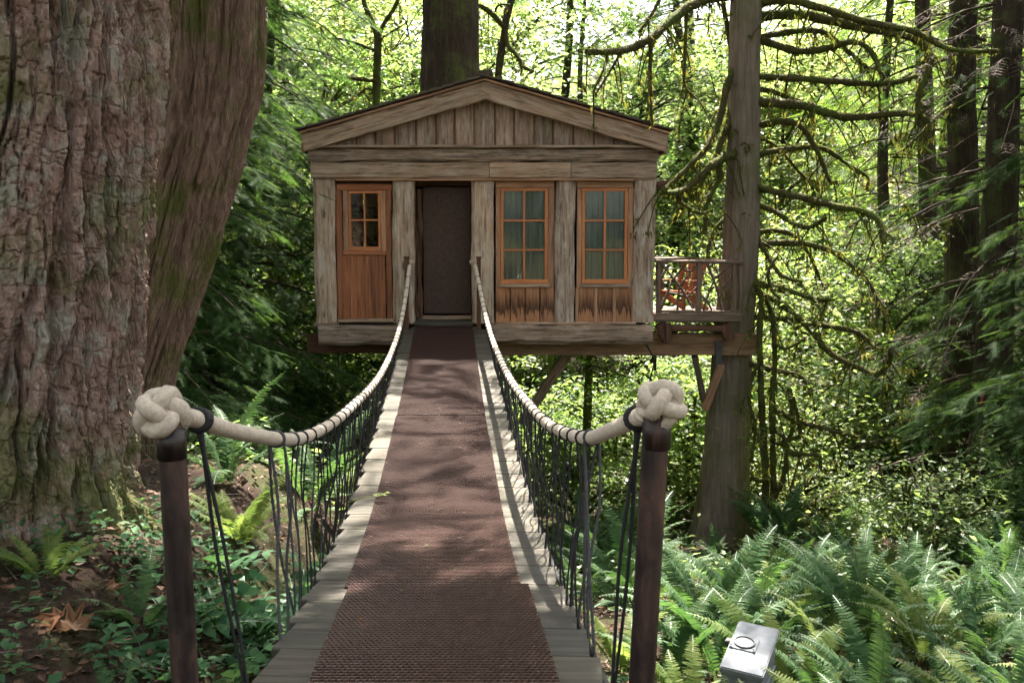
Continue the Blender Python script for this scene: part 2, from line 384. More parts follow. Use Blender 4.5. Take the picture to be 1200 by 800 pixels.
# ------------------------------------------------------------------ ground
def G(x, y):
    x = np.asarray(x, float); y = np.asarray(y, float); x, y = np.broadcast_arrays(x, y)
    z = np.interp(y, [-30, 0, 2.2, 4, 6, 8, 11, 15, 20, 30, 45, 70, 120, 400], [0.6, -0.05, -0.2, -0.75, -1.25, -1.8, -2.6, -3.4, -3.9, -4.5, -4.2, -1.5, 7, 60])
    b = np.interp(y, [-30, 0, 3, 6, 8, 11, 15, 20, 30, 45, 70, 120, 400], [0.8, 0.05, -0.1, -0.15, -0.4, -1.3, -2.6, -3.7, -4.3, -4.0, -1.0, 8, 60])
    w = sstep(-0.85, -2.2, x); z = z * (1 - w) + b * w
    z = z + 0.07 * np.clip(x - 2.5, 0, 14) * sstep(4, 10, y) + 0.16 * np.clip(np.abs(x) - 16, 0, 200)
    p = np.stack([x.ravel() * 0.6, y.ravel() * 0.6, np.zeros(x.size)], -1)
    z = z + ((fbm(p, 3, 4) - 0.5) * 0.45).reshape(x.shape) * sstep(1.0, 5.0, np.hypot(x, y))
    return z
def gz(x, y): return float(G(np.array([x]), np.array([y]))[0])

_t = np.linspace(-1, 1, 240); gx = 260 * np.sinh(_t * 5.2) / math.sinh(5.2)
_s = np.linspace(-0.55, 1, 260); gy = 6 + 390 * np.sinh(_s * 5.2) / math.sinh(5.2)
GX, GY = np.meshgrid(gx, gy); GZ = G(GX, GY)
V = np.stack([GX.ravel(), GY.ravel(), GZ.ravel()], -1)
nx, ny = len(gx), len(gy); a = (np.arange(ny - 1)[:, None] * nx + np.arange(nx - 1)[None]).ravel()
ground = obj('ground', mesh_np('ground', V, np.stack([a, a + 1, a + nx + 1, a + nx], -1), SOIL, True), kind='structure')

# ------------------------------------------------------------------ treehouse
HY = 14.6
house = thing('treehouse', 'weathered wooden treehouse with low gable roof at the end of the rope bridge', 'treehouse', (P(568, 400, HY).x, HY, P(568, 400, HY).z))
# posts of the front, slightly crooked
for x0, x1, yb in ((368, 393, 380), (460, 485, 379), (553, 579, 379), (651, 674, 378), (743, 768, 378)):
    slab('post', house, x0, 209, x1, yb, HY - 0.02, 0.28, W_POST, 'v', rough=0.006, rnd=0.05, bend=0.03, seg=14)
o = slab('shim', house, 368, 378.5, 397, 382.5, HY - 0.05, 0.3, W_BEAM, 'h')
# lintel timbers
slab('lintel', house, 361, 173.5, 772, 189, HY - 0.10, 0.34, W_BEAM, 'h', rough=0.007, rnd=0.03, seg=26)
for xa, xb in ((364, 573), (573.6, 669), (669.6, 770)):
    slab('lintel', house, xa, 189.6, xb, 209.5, HY - 0.07, 0.30, W_GREY, 'h', rough=0.006, rnd=0.025)
slab('ledge', house, 365, 169.8, 773, 173, HY - 0.16, 0.3, W_GREY, 'h', rough=0.002)
slab('trim_strip', house, 393, 209.8, 744, 211.6, HY - 0.075, 0.06, W_TRIM, 'h', rough=0.001, rnd=0.004)
# gable boards with battens
def slope_y(px):                               # px height of the rake's middle line
    return 104 + abs(px - 567.5) * 0.2900
edges = [384, 395, 417.5, 440, 462.5, 487.5, 511, 533, 556, 580, 602.5, 626, 648, 672, 696, 720, 745, 757]
for xa, xb in zip(edges[:-1], edges[1:]):
    yt = slope_y((xa + xb) / 2) + 1
    if yt < 167: slab('gable_board', house, xa + 0.6, yt, xb - 0.6, 170.5, HY - 0.02 - 0.012 * random.random(), 0.03, W_BOARD, 'v', rough=0.0012, rnd=0.003)
for xm in edges[1:-1]:
    yt = slope_y(xm)
    if yt < 163: slab('batten', house, xm - 1.1, yt, xm + 1.1, 170.5, HY - 0.045, 0.024, W_BATTEN, 'v', rough=0.001, rnd=0.003)
slab('gable_backing', house, 400, 150, 735, 171, HY + 0.02, 0.03, W_DARK, 'h')
# rakes, trims and roof
RF = HY - 0.26; RL = 4.6
ridge, el, er = P(568, 92, RF), P(350, 155, RF), P(785, 155, RF)
for e in (el, er):
    d = (ridge - e).normalized(); up = Vector((-d.z, 0, d.x)); up = up if up.z > 0 else -up
    s = 1 if e is er else -1
    lo = e - up * 0.155; hi = ridge - up * 0.155 + d * 0.01
    beam('rake_board', house, lo + Vector((0, 0.08, 0)), hi + Vector((0, 0.08, 0)), 0.245, 0.10, W_GREY, rough=0.004, rnd=0.012)
    beam('rake_trim', house, e - up * 0.012 + Vector((0, 0.05, 0)), ridge - up * 0.012 + Vector((0, 0.05, 0)), 0.03, 0.12, W_TRIM, rough=0.0015, rnd=0.006)
    beam('eave_board', house, e + Vector((-s * 0.03, 0.15, -0.17)), e + Vector((-s * 0.03, RL - 0.1, -0.17)), 0.22, 0.05, W_GREY, face=(s, 0, 0))
    V, F = [], []
    for p in (e, ridge):
        for yy in (0.0, RL):
            for h in (0.002, 0.02): V.append(tuple(p + up * h + Vector((0, yy + 0.02, 0)) - house.location))
    F = [(0, 2, 6, 4), (1, 5, 7, 3), (0, 4, 5, 1), (2, 3, 7, 6), (0, 1, 3, 2), (4, 6, 7, 5)]
    roof = obj('roof', mesh_py('roof', V, F, W_DARK), house)
    Ls = (ridge - e).length; nc = 15
    for c in range(nc):
        Vs, Fs = [], []; yy = -0.03 - random.random() * 0.02
        while yy < RL:
            w = random.uniform(0.11, 0.2); L = Ls / nc * 1.9; s0 = c * Ls / nc - 0.05 + random.uniform(-0.012, 0.012)
            th = random.uniform(0.02, 0.034); b0 = 0.022
            for (ss, hh) in ((s0, b0 + 0.022), (s0, b0 + 0.022 + th), (s0 + L, b0), (s0 + L, b0 + 0.006)):
                q = e + d * min(ss, Ls) + up * hh - house.location
                for dy in (0.003, w - 0.003): Vs.append((q.x, q.y + yy + dy, q.z))
            n = len(Vs) - 8
            Fs += [(n, n + 1, n + 3, n + 2), (n + 2, n + 3, n + 7, n + 6), (n, n + 2, n + 6, n + 4), (n + 1, n + 5, n + 7, n + 3), (n, n + 4, n + 5, n + 1)]
            yy += w
        obj('shingle_course', mesh_py('shingle_course', Vs, Fs, W_SHING), roof)
    rs = 0.05
beam('ridge_cap', house, ridge + Vector((0, -0.05, 0.055)), ridge + Vector((0, RL, 0.055)), 0.16, 0.05, W_SHING, face=(0, 0, 1))
beam('ridge_cap', house, ridge + Vector((0.0, -0.06, 0.095)), ridge + Vector((0.0, 0.7, 0.095)), 0.22, 0.03, W_SHING, face=(0, 0, 1))
# body of the house behind the front: boarded sides, back and floor
xl, xr = P(372, 300, HY).x, P(765, 300, HY).x; zt, zb = P(600, 180, HY).z, P(600, 380, HY).z; YB = HY + 4.0
for xx, fc in ((xl + 0.08, (-1, 0, 0)), (xr - 0.08, (1, 0, 0))):
    for k in range(13):
        ya = HY + 0.28 + k * 0.28
        beam('wall_board', house, (xx, ya + 0.14, zb), (xx, ya + 0.14, zt), 0.275, 0.04, W_BOARD, face=fc, rough=0.001, rnd=0.003, seg=3)
for k in range(17):
    xx = xl + 0.1 + (k + 0.5) * (xr - xl - 0.2) / 17
    beam('wall_board', house, (xx, YB, zb), (xx, YB, zt + 0.9 - abs(k - 8) * 0.09), (xr - xl - 0.2) / 17 - 0.004, 0.04, W_BOARD, face=(0, 1, 0), rough=0.001, rnd=0.003, seg=3)
for k in range(10):
    ya = HY + 0.20 + k * 0.38
    beam('floor_plank', house, (xl + 0.1, ya + 0.19, zb - 0.02), (xr - 0.1, ya + 0.19, zb - 0.02), 0.37, 0.05, W_DARK, face=(0, 0, 1), seg=4, rough=0.001)
# cedar door leaf on the left with its small window
door = thing_part = obj('door_leaf', None, house); door.location = P(427, 295, HY + 0.06) - house.location
def child_slab(name, parent, *a, **k):
    """slab for a grandchild: parent is itself placed inside the house"""
    o = slab(name, None, *a, **k); o.parent = parent
    o.matrix_basis = Matrix.Translation(-(parent.location + house.location)) @ o.matrix_basis
    return o
def group_part(name, ctr):
    e = obj(name, None, house); e.location = Vector(ctr) - house.location; e.empty_display_size = 0.1; return e
bpy.data.objects.remove(door); door = group_part('door_leaf', P(427, 295, HY + 0.06))
DY = HY + 0.05
child_slab('frame_rail', door, 394.5, 215.5, 459, 223, DY - 0.012, 0.05, W_DOOR, 'h', rough=0.001, rnd=0.005)
child_slab('frame_stile', door, 394.5, 223.3, 401.5, 373, DY - 0.01, 0.05, W_DOOR, 'v', rough=0.001, rnd=0.005)
child_slab('frame_stile', door, 452.5, 223.3, 459, 373, DY - 0.01, 0.05, W_DOOR, 'v', rough=0.001, rnd=0.005)
child_slab('window_casing', door, 402, 223.3, 408, 296, DY, 0.04, W_TRIM, 'v', rough=0.001, rnd=0.004)
child_slab('window_casing', door, 446.5, 223.3, 452, 296, DY, 0.04, W_TRIM, 'v', rough=0.001, rnd=0.004)
child_slab('middle_rail', door, 402, 294, 452, 298.5, DY - 0.006, 0.045, W_DOOR, 'h', rough=0.001, rnd=0.004)
for k in range(6):
    xa = 402 + k * 50 / 6
    child_slab('panel_plank', door, xa + 0.15, 299, xa + 50 / 6 - 0.15, 373, DY + 0.012 + 0.004 * (k % 2), 0.03, W_DOOR, 'v', rough=0.001, rnd=0.003)
def sash(parent, x0, y0, x1, y1, cols, rows, fw, Y, mat, bar=2.6, bottom=0):
    b = fw + bottom
    child_slab('sash_rail', parent, x0, y0, x1, y0 + fw, Y, 0.045, mat, 'h', rough=0.0006, rnd=0.004)
    child_slab('sash_rail', parent, x0, y1 - b, x1, y1, Y - 0.003, 0.05, mat, 'h', rough=0.0006, rnd=0.004)
    child_slab('sash_stile', parent, x0, y0 + fw + .05, x0 + fw, y1 - b - .05, Y + 0.002, 0.045, mat, 'v', rough=0.0006, rnd=0.004)
    child_slab('sash_stile', parent, x1 - fw, y0 + fw + .05, x1, y1 - b - .05, Y + 0.002, 0.045, mat, 'v', rough=0.0006, rnd=0.004)
    ix0, ix1, iy0, iy1 = x0 + fw, x1 - fw, y0 + fw, y1 - b
    for c in range(1, cols):
        xm = ix0 + (ix1 - ix0) * c / cols
        child_slab('muntin', parent, xm - bar / 2, iy0, xm + bar / 2, iy1, Y + 0.006, 0.03, mat, 'v', rough=0.0005, rnd=0.003)
    for r in range(1, rows):
        ym = iy0 + (iy1 - iy0) * r / rows
        child_slab('muntin', parent, ix0, ym - bar / 2, ix1, ym + bar / 2, Y + 0.003, 0.03, mat, 'h', rough=0.0005, rnd=0.003)
    for c in range(cols):
        for r in range(rows):
            xa, xb = ix0 + (ix1 - ix0) * c / cols, ix0 + (ix1 - ix0) * (c + 1) / cols
            ya, yb = iy0 + (iy1 - iy0) * r / rows, iy0 + (iy1 - iy0) * (r + 1) / rows
            q = [P(xa, yb, Y + 0.022), P(xb, yb, Y + 0.022), P(xb, ya, Y + 0.022), P(xa, ya, Y + 0.022)]
            o = parent.location + house.location
            tl = random.uniform(-0.002, 0.002)
            V = [tuple(v - o + Vector((0, tl * k, 0))) for k, v in enumerate(q)] + [tuple(v - o + Vector((0, 0.004 + tl * k, 0))) for k, v in enumerate(q)]
            obj('pane', mesh_py('pane', V, [(0, 1, 2, 3), (7, 6, 5, 4), (0, 4, 5, 1), (1, 5, 6, 2), (2, 6, 7, 3), (3, 7, 4, 0)], GLASS), parent)
sash(door, 408.3, 223.6, 446.2, 293.8, 2, 2, 3.2, DY - 0.004, W_SASH, 2.2, 1.5)
slab('leak_backing', house, 390, 207, 464, 222, HY + 0.13, 0.12, W_DARK, 'h')  # dark backing added behind the gap to stop light leaking through
# doorway: side reveals, dark lining, hide-covered inner door and threshold
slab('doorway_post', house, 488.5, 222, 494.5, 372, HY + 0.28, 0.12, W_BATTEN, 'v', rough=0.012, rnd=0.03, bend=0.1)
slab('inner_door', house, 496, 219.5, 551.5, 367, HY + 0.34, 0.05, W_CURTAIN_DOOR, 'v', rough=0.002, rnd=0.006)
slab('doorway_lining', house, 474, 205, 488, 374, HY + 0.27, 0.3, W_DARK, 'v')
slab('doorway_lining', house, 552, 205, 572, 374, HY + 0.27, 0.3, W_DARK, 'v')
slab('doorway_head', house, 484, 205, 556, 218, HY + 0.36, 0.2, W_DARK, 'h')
a = P(520, 376, HY)
beam('threshold', house, (P(486, 376, HY).x, HY + 0.12, a.z - 0.04), (P(554, 376, HY).x, HY + 0.12, a.z - 0.04), 0.46, 0.06, W_DECK, face=(0, 0, 1), seg=4)
beam('threshold', house, (P(486, 376, HY).x, HY + 0.55, a.z + 0.02), (P(554, 376, HY).x, HY + 0.55, a.z + 0.02), 0.42, 0.06, W_GREY, face=(0, 0, 1), seg=4)
# two cedar windows
for wx0, wx1, sx0, sx1 in ((579.5, 650, 586.5, 642), (674.5, 742.5, 682, 735.5)):
    win = group_part('window', P((wx0 + wx1) / 2, 275, HY + 0.06))
    child_slab('casing', win, wx0 + 1.5, 211.8, wx1 - .5, 220, HY + 0.045, 0.05, W_TRIM, 'h', rough=0.001, rnd=0.004)
    child_slab('casing', win, wx0 + 1.5, 220.3, sx0 - .3, 338, HY + 0.05, 0.05, W_TRIM, 'v', rough=0.001, rnd=0.004)
    child_slab('casing', win, sx1 + .3, 220.3, wx1 - .5, 338, HY + 0.05, 0.05, W_TRIM, 'v', rough=0.001, rnd=0.004)
    child_slab('sill', win, sx0 - 1, 332.8, sx1 + 2, 336.5, HY + 0.0, 0.1, W_GREY, 'h', rough=0.001, rnd=0.004)
    sash(win, sx0, 220.5, sx1, 332.3, 2, 3, 3.6, HY + 0.035, W_SASH, 2.4, 1.4)
    q0, q1 = P(sx0 + 1, 331, HY + 0.12), P(sx1 - 1, 222, HY + 0.12); n = 160
    xs = np.linspace(q0.x, q1.x, n); yy = HY + 0.12 + 0.012 * np.sin(xs * 62) + 0.006 * np.sin(xs * 141 + 1) + 0.01 * np.sin(xs * 9)
    V = np.vstack([np.stack([xs, yy, np.full(n, q0.z)], -1), np.stack([xs, yy, np.full(n, q1.z)], -1)]) - np.array(win.location + house.location)
    k = np.arange(n - 1)
    obj('curtain', mesh_np('curtain', V, np.stack([k, k + 1, k + 1 + n, k + n], -1), CURT, True), win)
# stained cedar planks below the windows
for xa, xb, n, bat in ((580.5, 650, 4, False), (676, 742, 3, True)):
    for k in range(n):
        a_, b_ = xa + (xb - xa) * k / n, xa + (xb - xa) * (k + 1) / n
        slab('apron_plank', house, a_ + .5, 337, b_ - .5, 378, HY + 0.04 + 0.006 * (k % 2), 0.04, W_STAIN, 'v', rough=0.001, rnd=0.004)
    if bat:
        for k in range(n + 1):
            m_ = xa + (xb - xa) * k / n
            slab('batten', house, m_ - 1.8, 337, m_ + 1.8, 378, HY + 0.02, 0.03, W_TRIM, 'v', rough=0.001, rnd=0.004)
# sill ledges, hewn sill logs and girders
slab('sill_ledge', house, 396, 374, 461, 378, HY - 0.02, 0.3, W_GREY, 'h', rough=0.002)
slab('sill_ledge', house, 580, 377.6, 745, 380.5, HY - 0.05, 0.3, W_GREY, 'h', rough=0.002)
slab('sill_log', house, 373, 381.5, 476, 404.5, HY - 0.10, 0.36, W_BEAM, 'h', rough=0.008, rnd=0.05)
slab('sill_log', house, 571, 380.8, 765, 403.5, HY - 0.10, 0.36, W_BEAM, 'h', rough=0.009, rnd=0.06, seg=18)
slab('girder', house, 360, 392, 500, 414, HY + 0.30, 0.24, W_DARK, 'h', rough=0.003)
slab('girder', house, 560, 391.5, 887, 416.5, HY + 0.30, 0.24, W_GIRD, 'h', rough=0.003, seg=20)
for k in range(5):
    xx = xl + 0.4 + k * (xr - xl - 0.8) / 4
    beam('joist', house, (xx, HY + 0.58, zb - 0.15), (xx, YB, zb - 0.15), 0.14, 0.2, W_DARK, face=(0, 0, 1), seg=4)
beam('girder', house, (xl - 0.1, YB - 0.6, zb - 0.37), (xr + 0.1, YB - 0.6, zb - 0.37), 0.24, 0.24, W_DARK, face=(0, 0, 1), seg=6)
# balcony
BY = HY + 0.06
bal = group_part('balcony', P(818, 370, BY))
child_slab('deck_edge', bal, 766.5, 366.5, 868.5, 377.5, BY, 0.09, W_RAIL, 'h', rough=0.003, rnd=0.02)
for k in range(5):
    ya = BY + 0.11 + k * 0.26; z0 = P(800, 366.5, BY).z - 0.03
    o = beam('deck_plank', None, (P(767, 370, BY).x, ya + 0.11, z0), (P(868, 370, BY).x, ya + 0.11, z0), 0.25, 0.04, W_RAIL, face=(0, 0, 1), seg=4, rough=0.002)
    o.parent = bal; o.matrix_basis = Matrix.Translation(-(bal.location + house.location)) @ o.matrix_basis
child_slab('bearer', bal, 786, 381, 850, 388.5, BY + 0.02, 0.12, W_DARK, 'h', rough=0.003)
def bal_beam(name, a, b, w, t, mat, **k):
    o = beam(name, None, a, b, w, t, mat, **k); o.parent = bal
    o.matrix_basis = Matrix.Translation(-(bal.location + house.location)) @ o.matrix_basis
for xa, xb in ((769, 787), (841, 858)):
    bal_beam('bracket', P(xa + (4 if xa < 800 else 8), 379, BY + 0.09), P(xb - (4 if xa < 800 else 3), 398, BY + 0.09), 0.16, 0.16, W_DARK)
    bal_beam('bracket', P(xa + 13 if xa < 800 else xb - 5, 378.5, BY + 0.06), P(xa + 14 if xa < 800 else xb - 4, 399, BY + 0.06), 0.10, 0.15, W_DARK)
bal_beam('top_rail', P(768, 306, BY + 0.05), P(871, 307.5, BY + 0.05), 0.05, 0.11, W_RAIL, rough=0.004)
bal_beam('bottom_rail', P(769, 364.5, BY + 0.05), P(868, 365, BY + 0.05), 0.035, 0.07, W_RAIL, rough=0.004)
bal_beam('top_rail', P(869, 307.5, BY + 0.10), P(869, 307.5, BY + 0.10) + Vector((0, 1.25, 0)), 0.05, 0.1, W_RAIL, face=(0, 0, 1), rough=0.004)
bal_beam('top_rail', P(768, 306, BY) + Vector((0, 1.35, 0)), P(869, 307.5, BY) + Vector((0, 1.35, 0)), 0.05, 0.1, W_RAIL, rough=0.004)
for px, dy, w in ((771, 0, 0.07), (818.5, 0, 0.085), (860, 0, 0.085), (867.5, 0.02, 0.06), (790, 1.3, 0.07), (866, 1.3, 0.08), (832, 1.3, 0.07)):
    b0 = P(px, 365, BY + 0.05) + Vector((0, dy, -0.02)); b1 = P(px, 308, BY + 0.05) + Vector((0.01, dy, 0))
    bal_beam('rail_post', b0, b1, w, w, W_RAIL, rough=0.005, rnd=0.02)
for (xa, ya, xb, yb, r) in ((773, 364, 787, 330, 0.013), (787, 330, 803, 310, 0.011), (772, 334, 785, 310, 0.012), (775, 310, 800, 340, 0.011), (800, 340, 812, 362, 0.012),
                            (794, 364, 797, 335, 0.011), (797, 335, 815, 312, 0.01), (784, 343, 806, 348, 0.009), (806, 348, 816, 336, 0.009), (778, 312, 772, 325, 0.008),
                            (822, 346, 834, 363, 0.012), (829, 310, 841, 341, 0.014), (841, 341, 847, 364, 0.013), (824, 364, 838, 326, 0.011), (838, 326, 856, 312, 0.012),
                            (846, 338, 857, 322, 0.01), (842, 350, 857, 335, 0.01), (822, 318, 834, 328, 0.009), (850, 364, 858, 345, 0.009), (809, 318, 790, 313, 0.008)):
    pa, pb = P(xa, ya, BY + 0.05), P(xb, yb, BY + 0.05); mid = (pa + pb) / 2 + Vector((random.uniform(-.015, .015), random.uniform(-.03, .03), 0.01))
    V, F = tube([pa, mid, pb], [r * 1.7, r * 1.5, r * 1.2], 6, nv=7)
    obj('twig', mesh_np('twig', V - np.array(bal.location + house.location), F, TWIG, True), bal)
for (px, dy) in ((878, .2), (877, .45), (876, .75), (875, 1.0)):
    pa, pb = P(868, 365, BY) + Vector((0, dy, 0)), P(868, 308, BY) + Vector((0.02, dy + random.uniform(-.15, .15), 0))
    V, F = tube([pa, (pa + pb) / 2 + Vector((0.02, 0.05, 0)), pb], [0.016, 0.014, 0.012], 6, nv=6)
    obj('twig', mesh_np('twig', V - np.array(bal.location + house.location), F, TWIG, True), bal)
# braces to the tree
beam('knee_brace', house, P(845, 428, HY + 0.25), P(826, 478, HY + 0.55), 0.11, 0.11, W_TRIM)
beam('knee_brace', house, P(814, 417, HY + 0.42), P(826, 474, HY + 0.62), 0.09, 0.09, W_RAIL)
beam('iron_strap', house, P(842, 399, HY + 0.27), P(842.5, 433, HY + 0.27), 0.10, 0.02, IRON, rough=0.001, rnd=0.004)
beam('diagonal_brace', house, P(664, 416, HY + 0.9), P(612, 495, HY + 1.9), 0.15, 0.12, W_GREY)
V, F = tube([P(738, 380, HY + 0.3) + Vector((0.03, 0, 0)), P(765, 417, HY + 0.3), P(763, 440, HY + 0.3), P(757, 470, HY + 0.4)], [0.012] * 4, 6, nv=10)
obj('cable', mesh_np('cable', V - np.array(house.location), F, CORD, True), house)
V, F = tube([P(396, 412, HY + 0.4), P(398, 440, HY + 0.4), P(402, 470, HY + 0.45)], [0.01] * 3, 6, nv=8)
obj('cable', mesh_np('cable', V - np.array(house.location), F, CORD, True), house)
beam('purlin_end', house, P(770, 219, HY + 0.2), P(781, 216, HY + 0.2), 0.14, 0.14, W_DARK)

# chair on the balcony
ch0 = P(795, 366, BY + 0.55); ch = thing('garden_chair', 'reddish cedar slatted chair on the twig-railed balcony', 'chair', (ch0.x, ch0.y, P(795, 366.5, BY).z - 0.008))
cb = ch.location
for k in range(4):
    x = -0.21 + k * 0.14
    beam('back_slat', ch, cb + Vector((x, 0.22, 0.30)), cb + Vector((x * 1.1, 0.46, 0.86 + 0.02 * (k in (1, 2)))), 0.11, 0.022, W_DOOR, rough=0.001)
for k in range(4):
    beam('seat_slat', ch, cb + Vector((-0.27, -0.22 + k * 0.115, 0.36 - k * 0.012)), cb + Vector((0.27, -0.22 + k * 0.115, 0.36 - k * 0.012)), 0.10, 0.022, W_DOOR, face=(0, 0, 1), rough=0.001)
for s in (-1, 1):
    beam('arm', ch, cb + Vector((s * 0.30, -0.30, 0.55)), cb + Vector((s * 0.30, 0.38, 0.53)), 0.11, 0.024, W_DOOR, face=(0, 0, 1), rough=0.001)
    beam('leg', ch, cb + Vector((s * 0.29, -0.22, -0.004)), cb + Vector((s * 0.29, -0.22, 0.54)), 0.09, 0.025, W_DOOR, face=(s, 0, 0), rough=0.001)
    beam('leg', ch, cb + Vector((s * 0.26, -0.26, 0.36)), cb + Vector((s * 0.26, 0.52, 0.0)), 0.11, 0.025, W_DOOR, face=(s, 0, 0), rough=0.001)
beam('back_rail', ch, cb + Vector((-0.28, 0.40, 0.70)), cb + Vector((0.28, 0.40, 0.70)), 0.07, 0.02, W_DOOR, rough=0.001)
ch.rotation_euler = (0, 0, math.radians(-48)); ch.scale = (0.85,) * 3

# ------------------------------------------------------------------ bridge
_by = [-0.6, 1.2, 3.26, 4.65, 6.3, 9.31, 12.0, 14.72]; _bz = [0.03, 0.03, -0.04, -0.22, -0.33, -0.26, -0.08, 0.11]
def _cr(y):                                    # smooth deck height
    y = np.asarray(y, float); acc = 0
    for d, w in ((-0.7, 1), (-0.35, 2), (0, 3), (0.35, 2), (0.7, 1)): acc = acc + w * np.interp(y + d, _by, _bz)
    return acc / 9
def bc(y): return -0.09 - 0.0625 * np.asarray(y, float)
bridge = thing('footbridge', 'sagging plank footbridge with brown perforated rubber matting leading to the treehouse', 'bridge', (float(bc(8)), 8, -0.33))
y = 0.3; k = 0
while y < 14.66:
    w = 0.37; ye = min(y + w, 14.68); ym = (y + ye) / 2
    zc = float(_cr(ym)); sl = float(_cr(ye) - _cr(y)); c = float(bc(ym)); jl, jr = random.uniform(-.008, .012), random.uniform(-.008, .012)
    a_ = Vector((c - 0.585 - jl, ym + 0.585 * 0.0625, zc - 0.022)); b_ = Vector((c + 0.625 + jr, ym - 0.625 * 0.0625, zc - 0.022))
    if ym > 14.35: a_.x, b_.x = c - 0.47, c + 0.5
    beam('plank', bridge, a_, b_, (ye - y) - 0.006, 0.04, W_DECK, face=(0, -sl, ye - y), rough=0.0012, rnd=0.006, seg=5)
    y += w
# matting: rows of rubber scallops, in five lengths
def mat_section(y0, y1, shift, lift, wid=0.425):
    cw, rw = 0.0215, 0.0275; ncol = int(2 * wid / cw); nr = int((y1 - y0) / rw); xs = np.linspace(-wid, wid, 2 * ncol + 1); i = np.arange(len(xs))
    Vs, Fs = [], []; nb = 0
    for r in range(nr):
        yc = y0 + (r + 0.5) * rw; ph = (i + r) % 2
        # arch profile: each row bows toward the next, touching it at the crests
        yy = yc + np.where(ph == 0, 0.0102, -0.0066)
        hh = np.where(ph == 0, 0.0085, 0.0135)
        X = bc(yy) + xs + shift; Z = _cr(yy) + lift
        t0 = np.stack([X, yy - 0.0042, Z + hh], -1); t1 = np.stack([X, yy + 0.0042, Z + hh], -1)
        b0 = np.stack([X, yy - 0.0050, Z], -1); b1 = np.stack([X, yy + 0.0050, Z], -1)
        n = len(xs); Vs += [b0, t0, t1, b1]; k = np.arange(n - 1)
        for l in range(3): Fs.append(np.stack([nb + l * n + k, nb + l * n + k + 1, nb + (l + 1) * n + k + 1, nb + (l + 1) * n + k], -1))
        nb += 4 * n
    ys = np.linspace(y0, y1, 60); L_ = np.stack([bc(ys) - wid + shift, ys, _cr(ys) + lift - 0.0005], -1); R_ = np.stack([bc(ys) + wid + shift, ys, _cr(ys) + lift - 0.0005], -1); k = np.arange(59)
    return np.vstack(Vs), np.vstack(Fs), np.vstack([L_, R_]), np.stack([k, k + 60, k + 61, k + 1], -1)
GRIME_SHADE = plain('grime_and_hole_shade', (0.008, 0.0055, 0.0045), (0.022, 0.016, 0.012), 60, 0.9, 0.5, 0.003, 0, 0.1)  # near-black colour holds the shade inside the mat's holes, along with grime
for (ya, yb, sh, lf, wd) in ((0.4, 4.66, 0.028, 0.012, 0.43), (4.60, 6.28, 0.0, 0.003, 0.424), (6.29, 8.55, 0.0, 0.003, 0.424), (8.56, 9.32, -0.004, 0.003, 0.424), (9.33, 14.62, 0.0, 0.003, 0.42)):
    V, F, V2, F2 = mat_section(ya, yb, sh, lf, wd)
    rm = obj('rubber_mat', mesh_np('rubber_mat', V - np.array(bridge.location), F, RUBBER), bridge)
    obj('hole_shade_sheet', mesh_np('hole_shade_sheet', V2 - np.array(bridge.location), F2, GRIME_SHADE), rm)  # sheet added under the lattice so its holes read as shaded
for s, of in ((-1, 0.60), (1, 0.64)):
    ys = np.linspace(0.6, 14.5, 40); pts = np.stack([bc(ys) + s * of, ys, _cr(ys) - 0.045], -1)
    V, F = tube(pts, [0.013] * 40, 6, nv=80)
    obj('edge_cable', mesh_np('edge_cable', V - np.array(bridge.location), F, CORD, True), bridge)
    ys = np.linspace(0.2, 14.6, 40); pts = np.stack([bc(ys) + s * 0.42, ys, _cr(ys) - 0.10], -1)
    V, F = tube(pts, [0.05] * 40, 6, nv=60)
    obj('stringer', mesh_np('stringer', V - np.array(bridge.location), F, W_DARK, True), bridge)

def monkey_fist(R=0.069, r=0.0315):
    t = np.linspace(0, 2 * np.pi, 260, endpoint=True)
    lon = 3 * t; lat = 0.98 * np.sin(4 * t + 0.3); rr = R + 0.014 * np.sin(8 * t + 0.9)
    pts = np.stack([rr * np.cos(lat) * np.cos(lon), rr * np.cos(lat) * np.sin(lon), rr * np.sin(lat) * 1.02], -1)
    ph = np.random.default_rng(3)
    def d(th, s, rad): return 0.0045 * np.abs(np.sin(2.5 * th + s * 42)) - 0.002 + 0.004 * (fbm(np.stack([np.cos(th), np.sin(th), s * 25], -1), 4, 2) - .5)
    A = tube(pts, np.full(len(pts), r), 14, False, d)
    u = np.linspace(0, np.pi, 12); core = tube([(0, 0, 0.062 * math.cos(a)) for a in u], [0.004 + 0.060 * math.sin(a) for a in u], 16, True)
    q = A[0][np.random.default_rng(6).integers(0, len(A[0]), 2600)]; g = np.random.default_rng(7)
    B = scatter(np.array([[0, .05, 0], [0, -.05, 0], [.6, -.03, .1], [1, 0, .25]], float), np.array([[0, 1, 2, 3]]), q, q * 9 + g.normal(0, .5, q.shape), g.normal(0, 1, q.shape), g.uniform(.003, .009, len(q)))
    return join([A, core, B])

def rope_disp(th, s, r): return r * (0.05 - 0.34 * (1 - np.abs(np.cos(1.5 * th - s * 145))) ** 2.2)

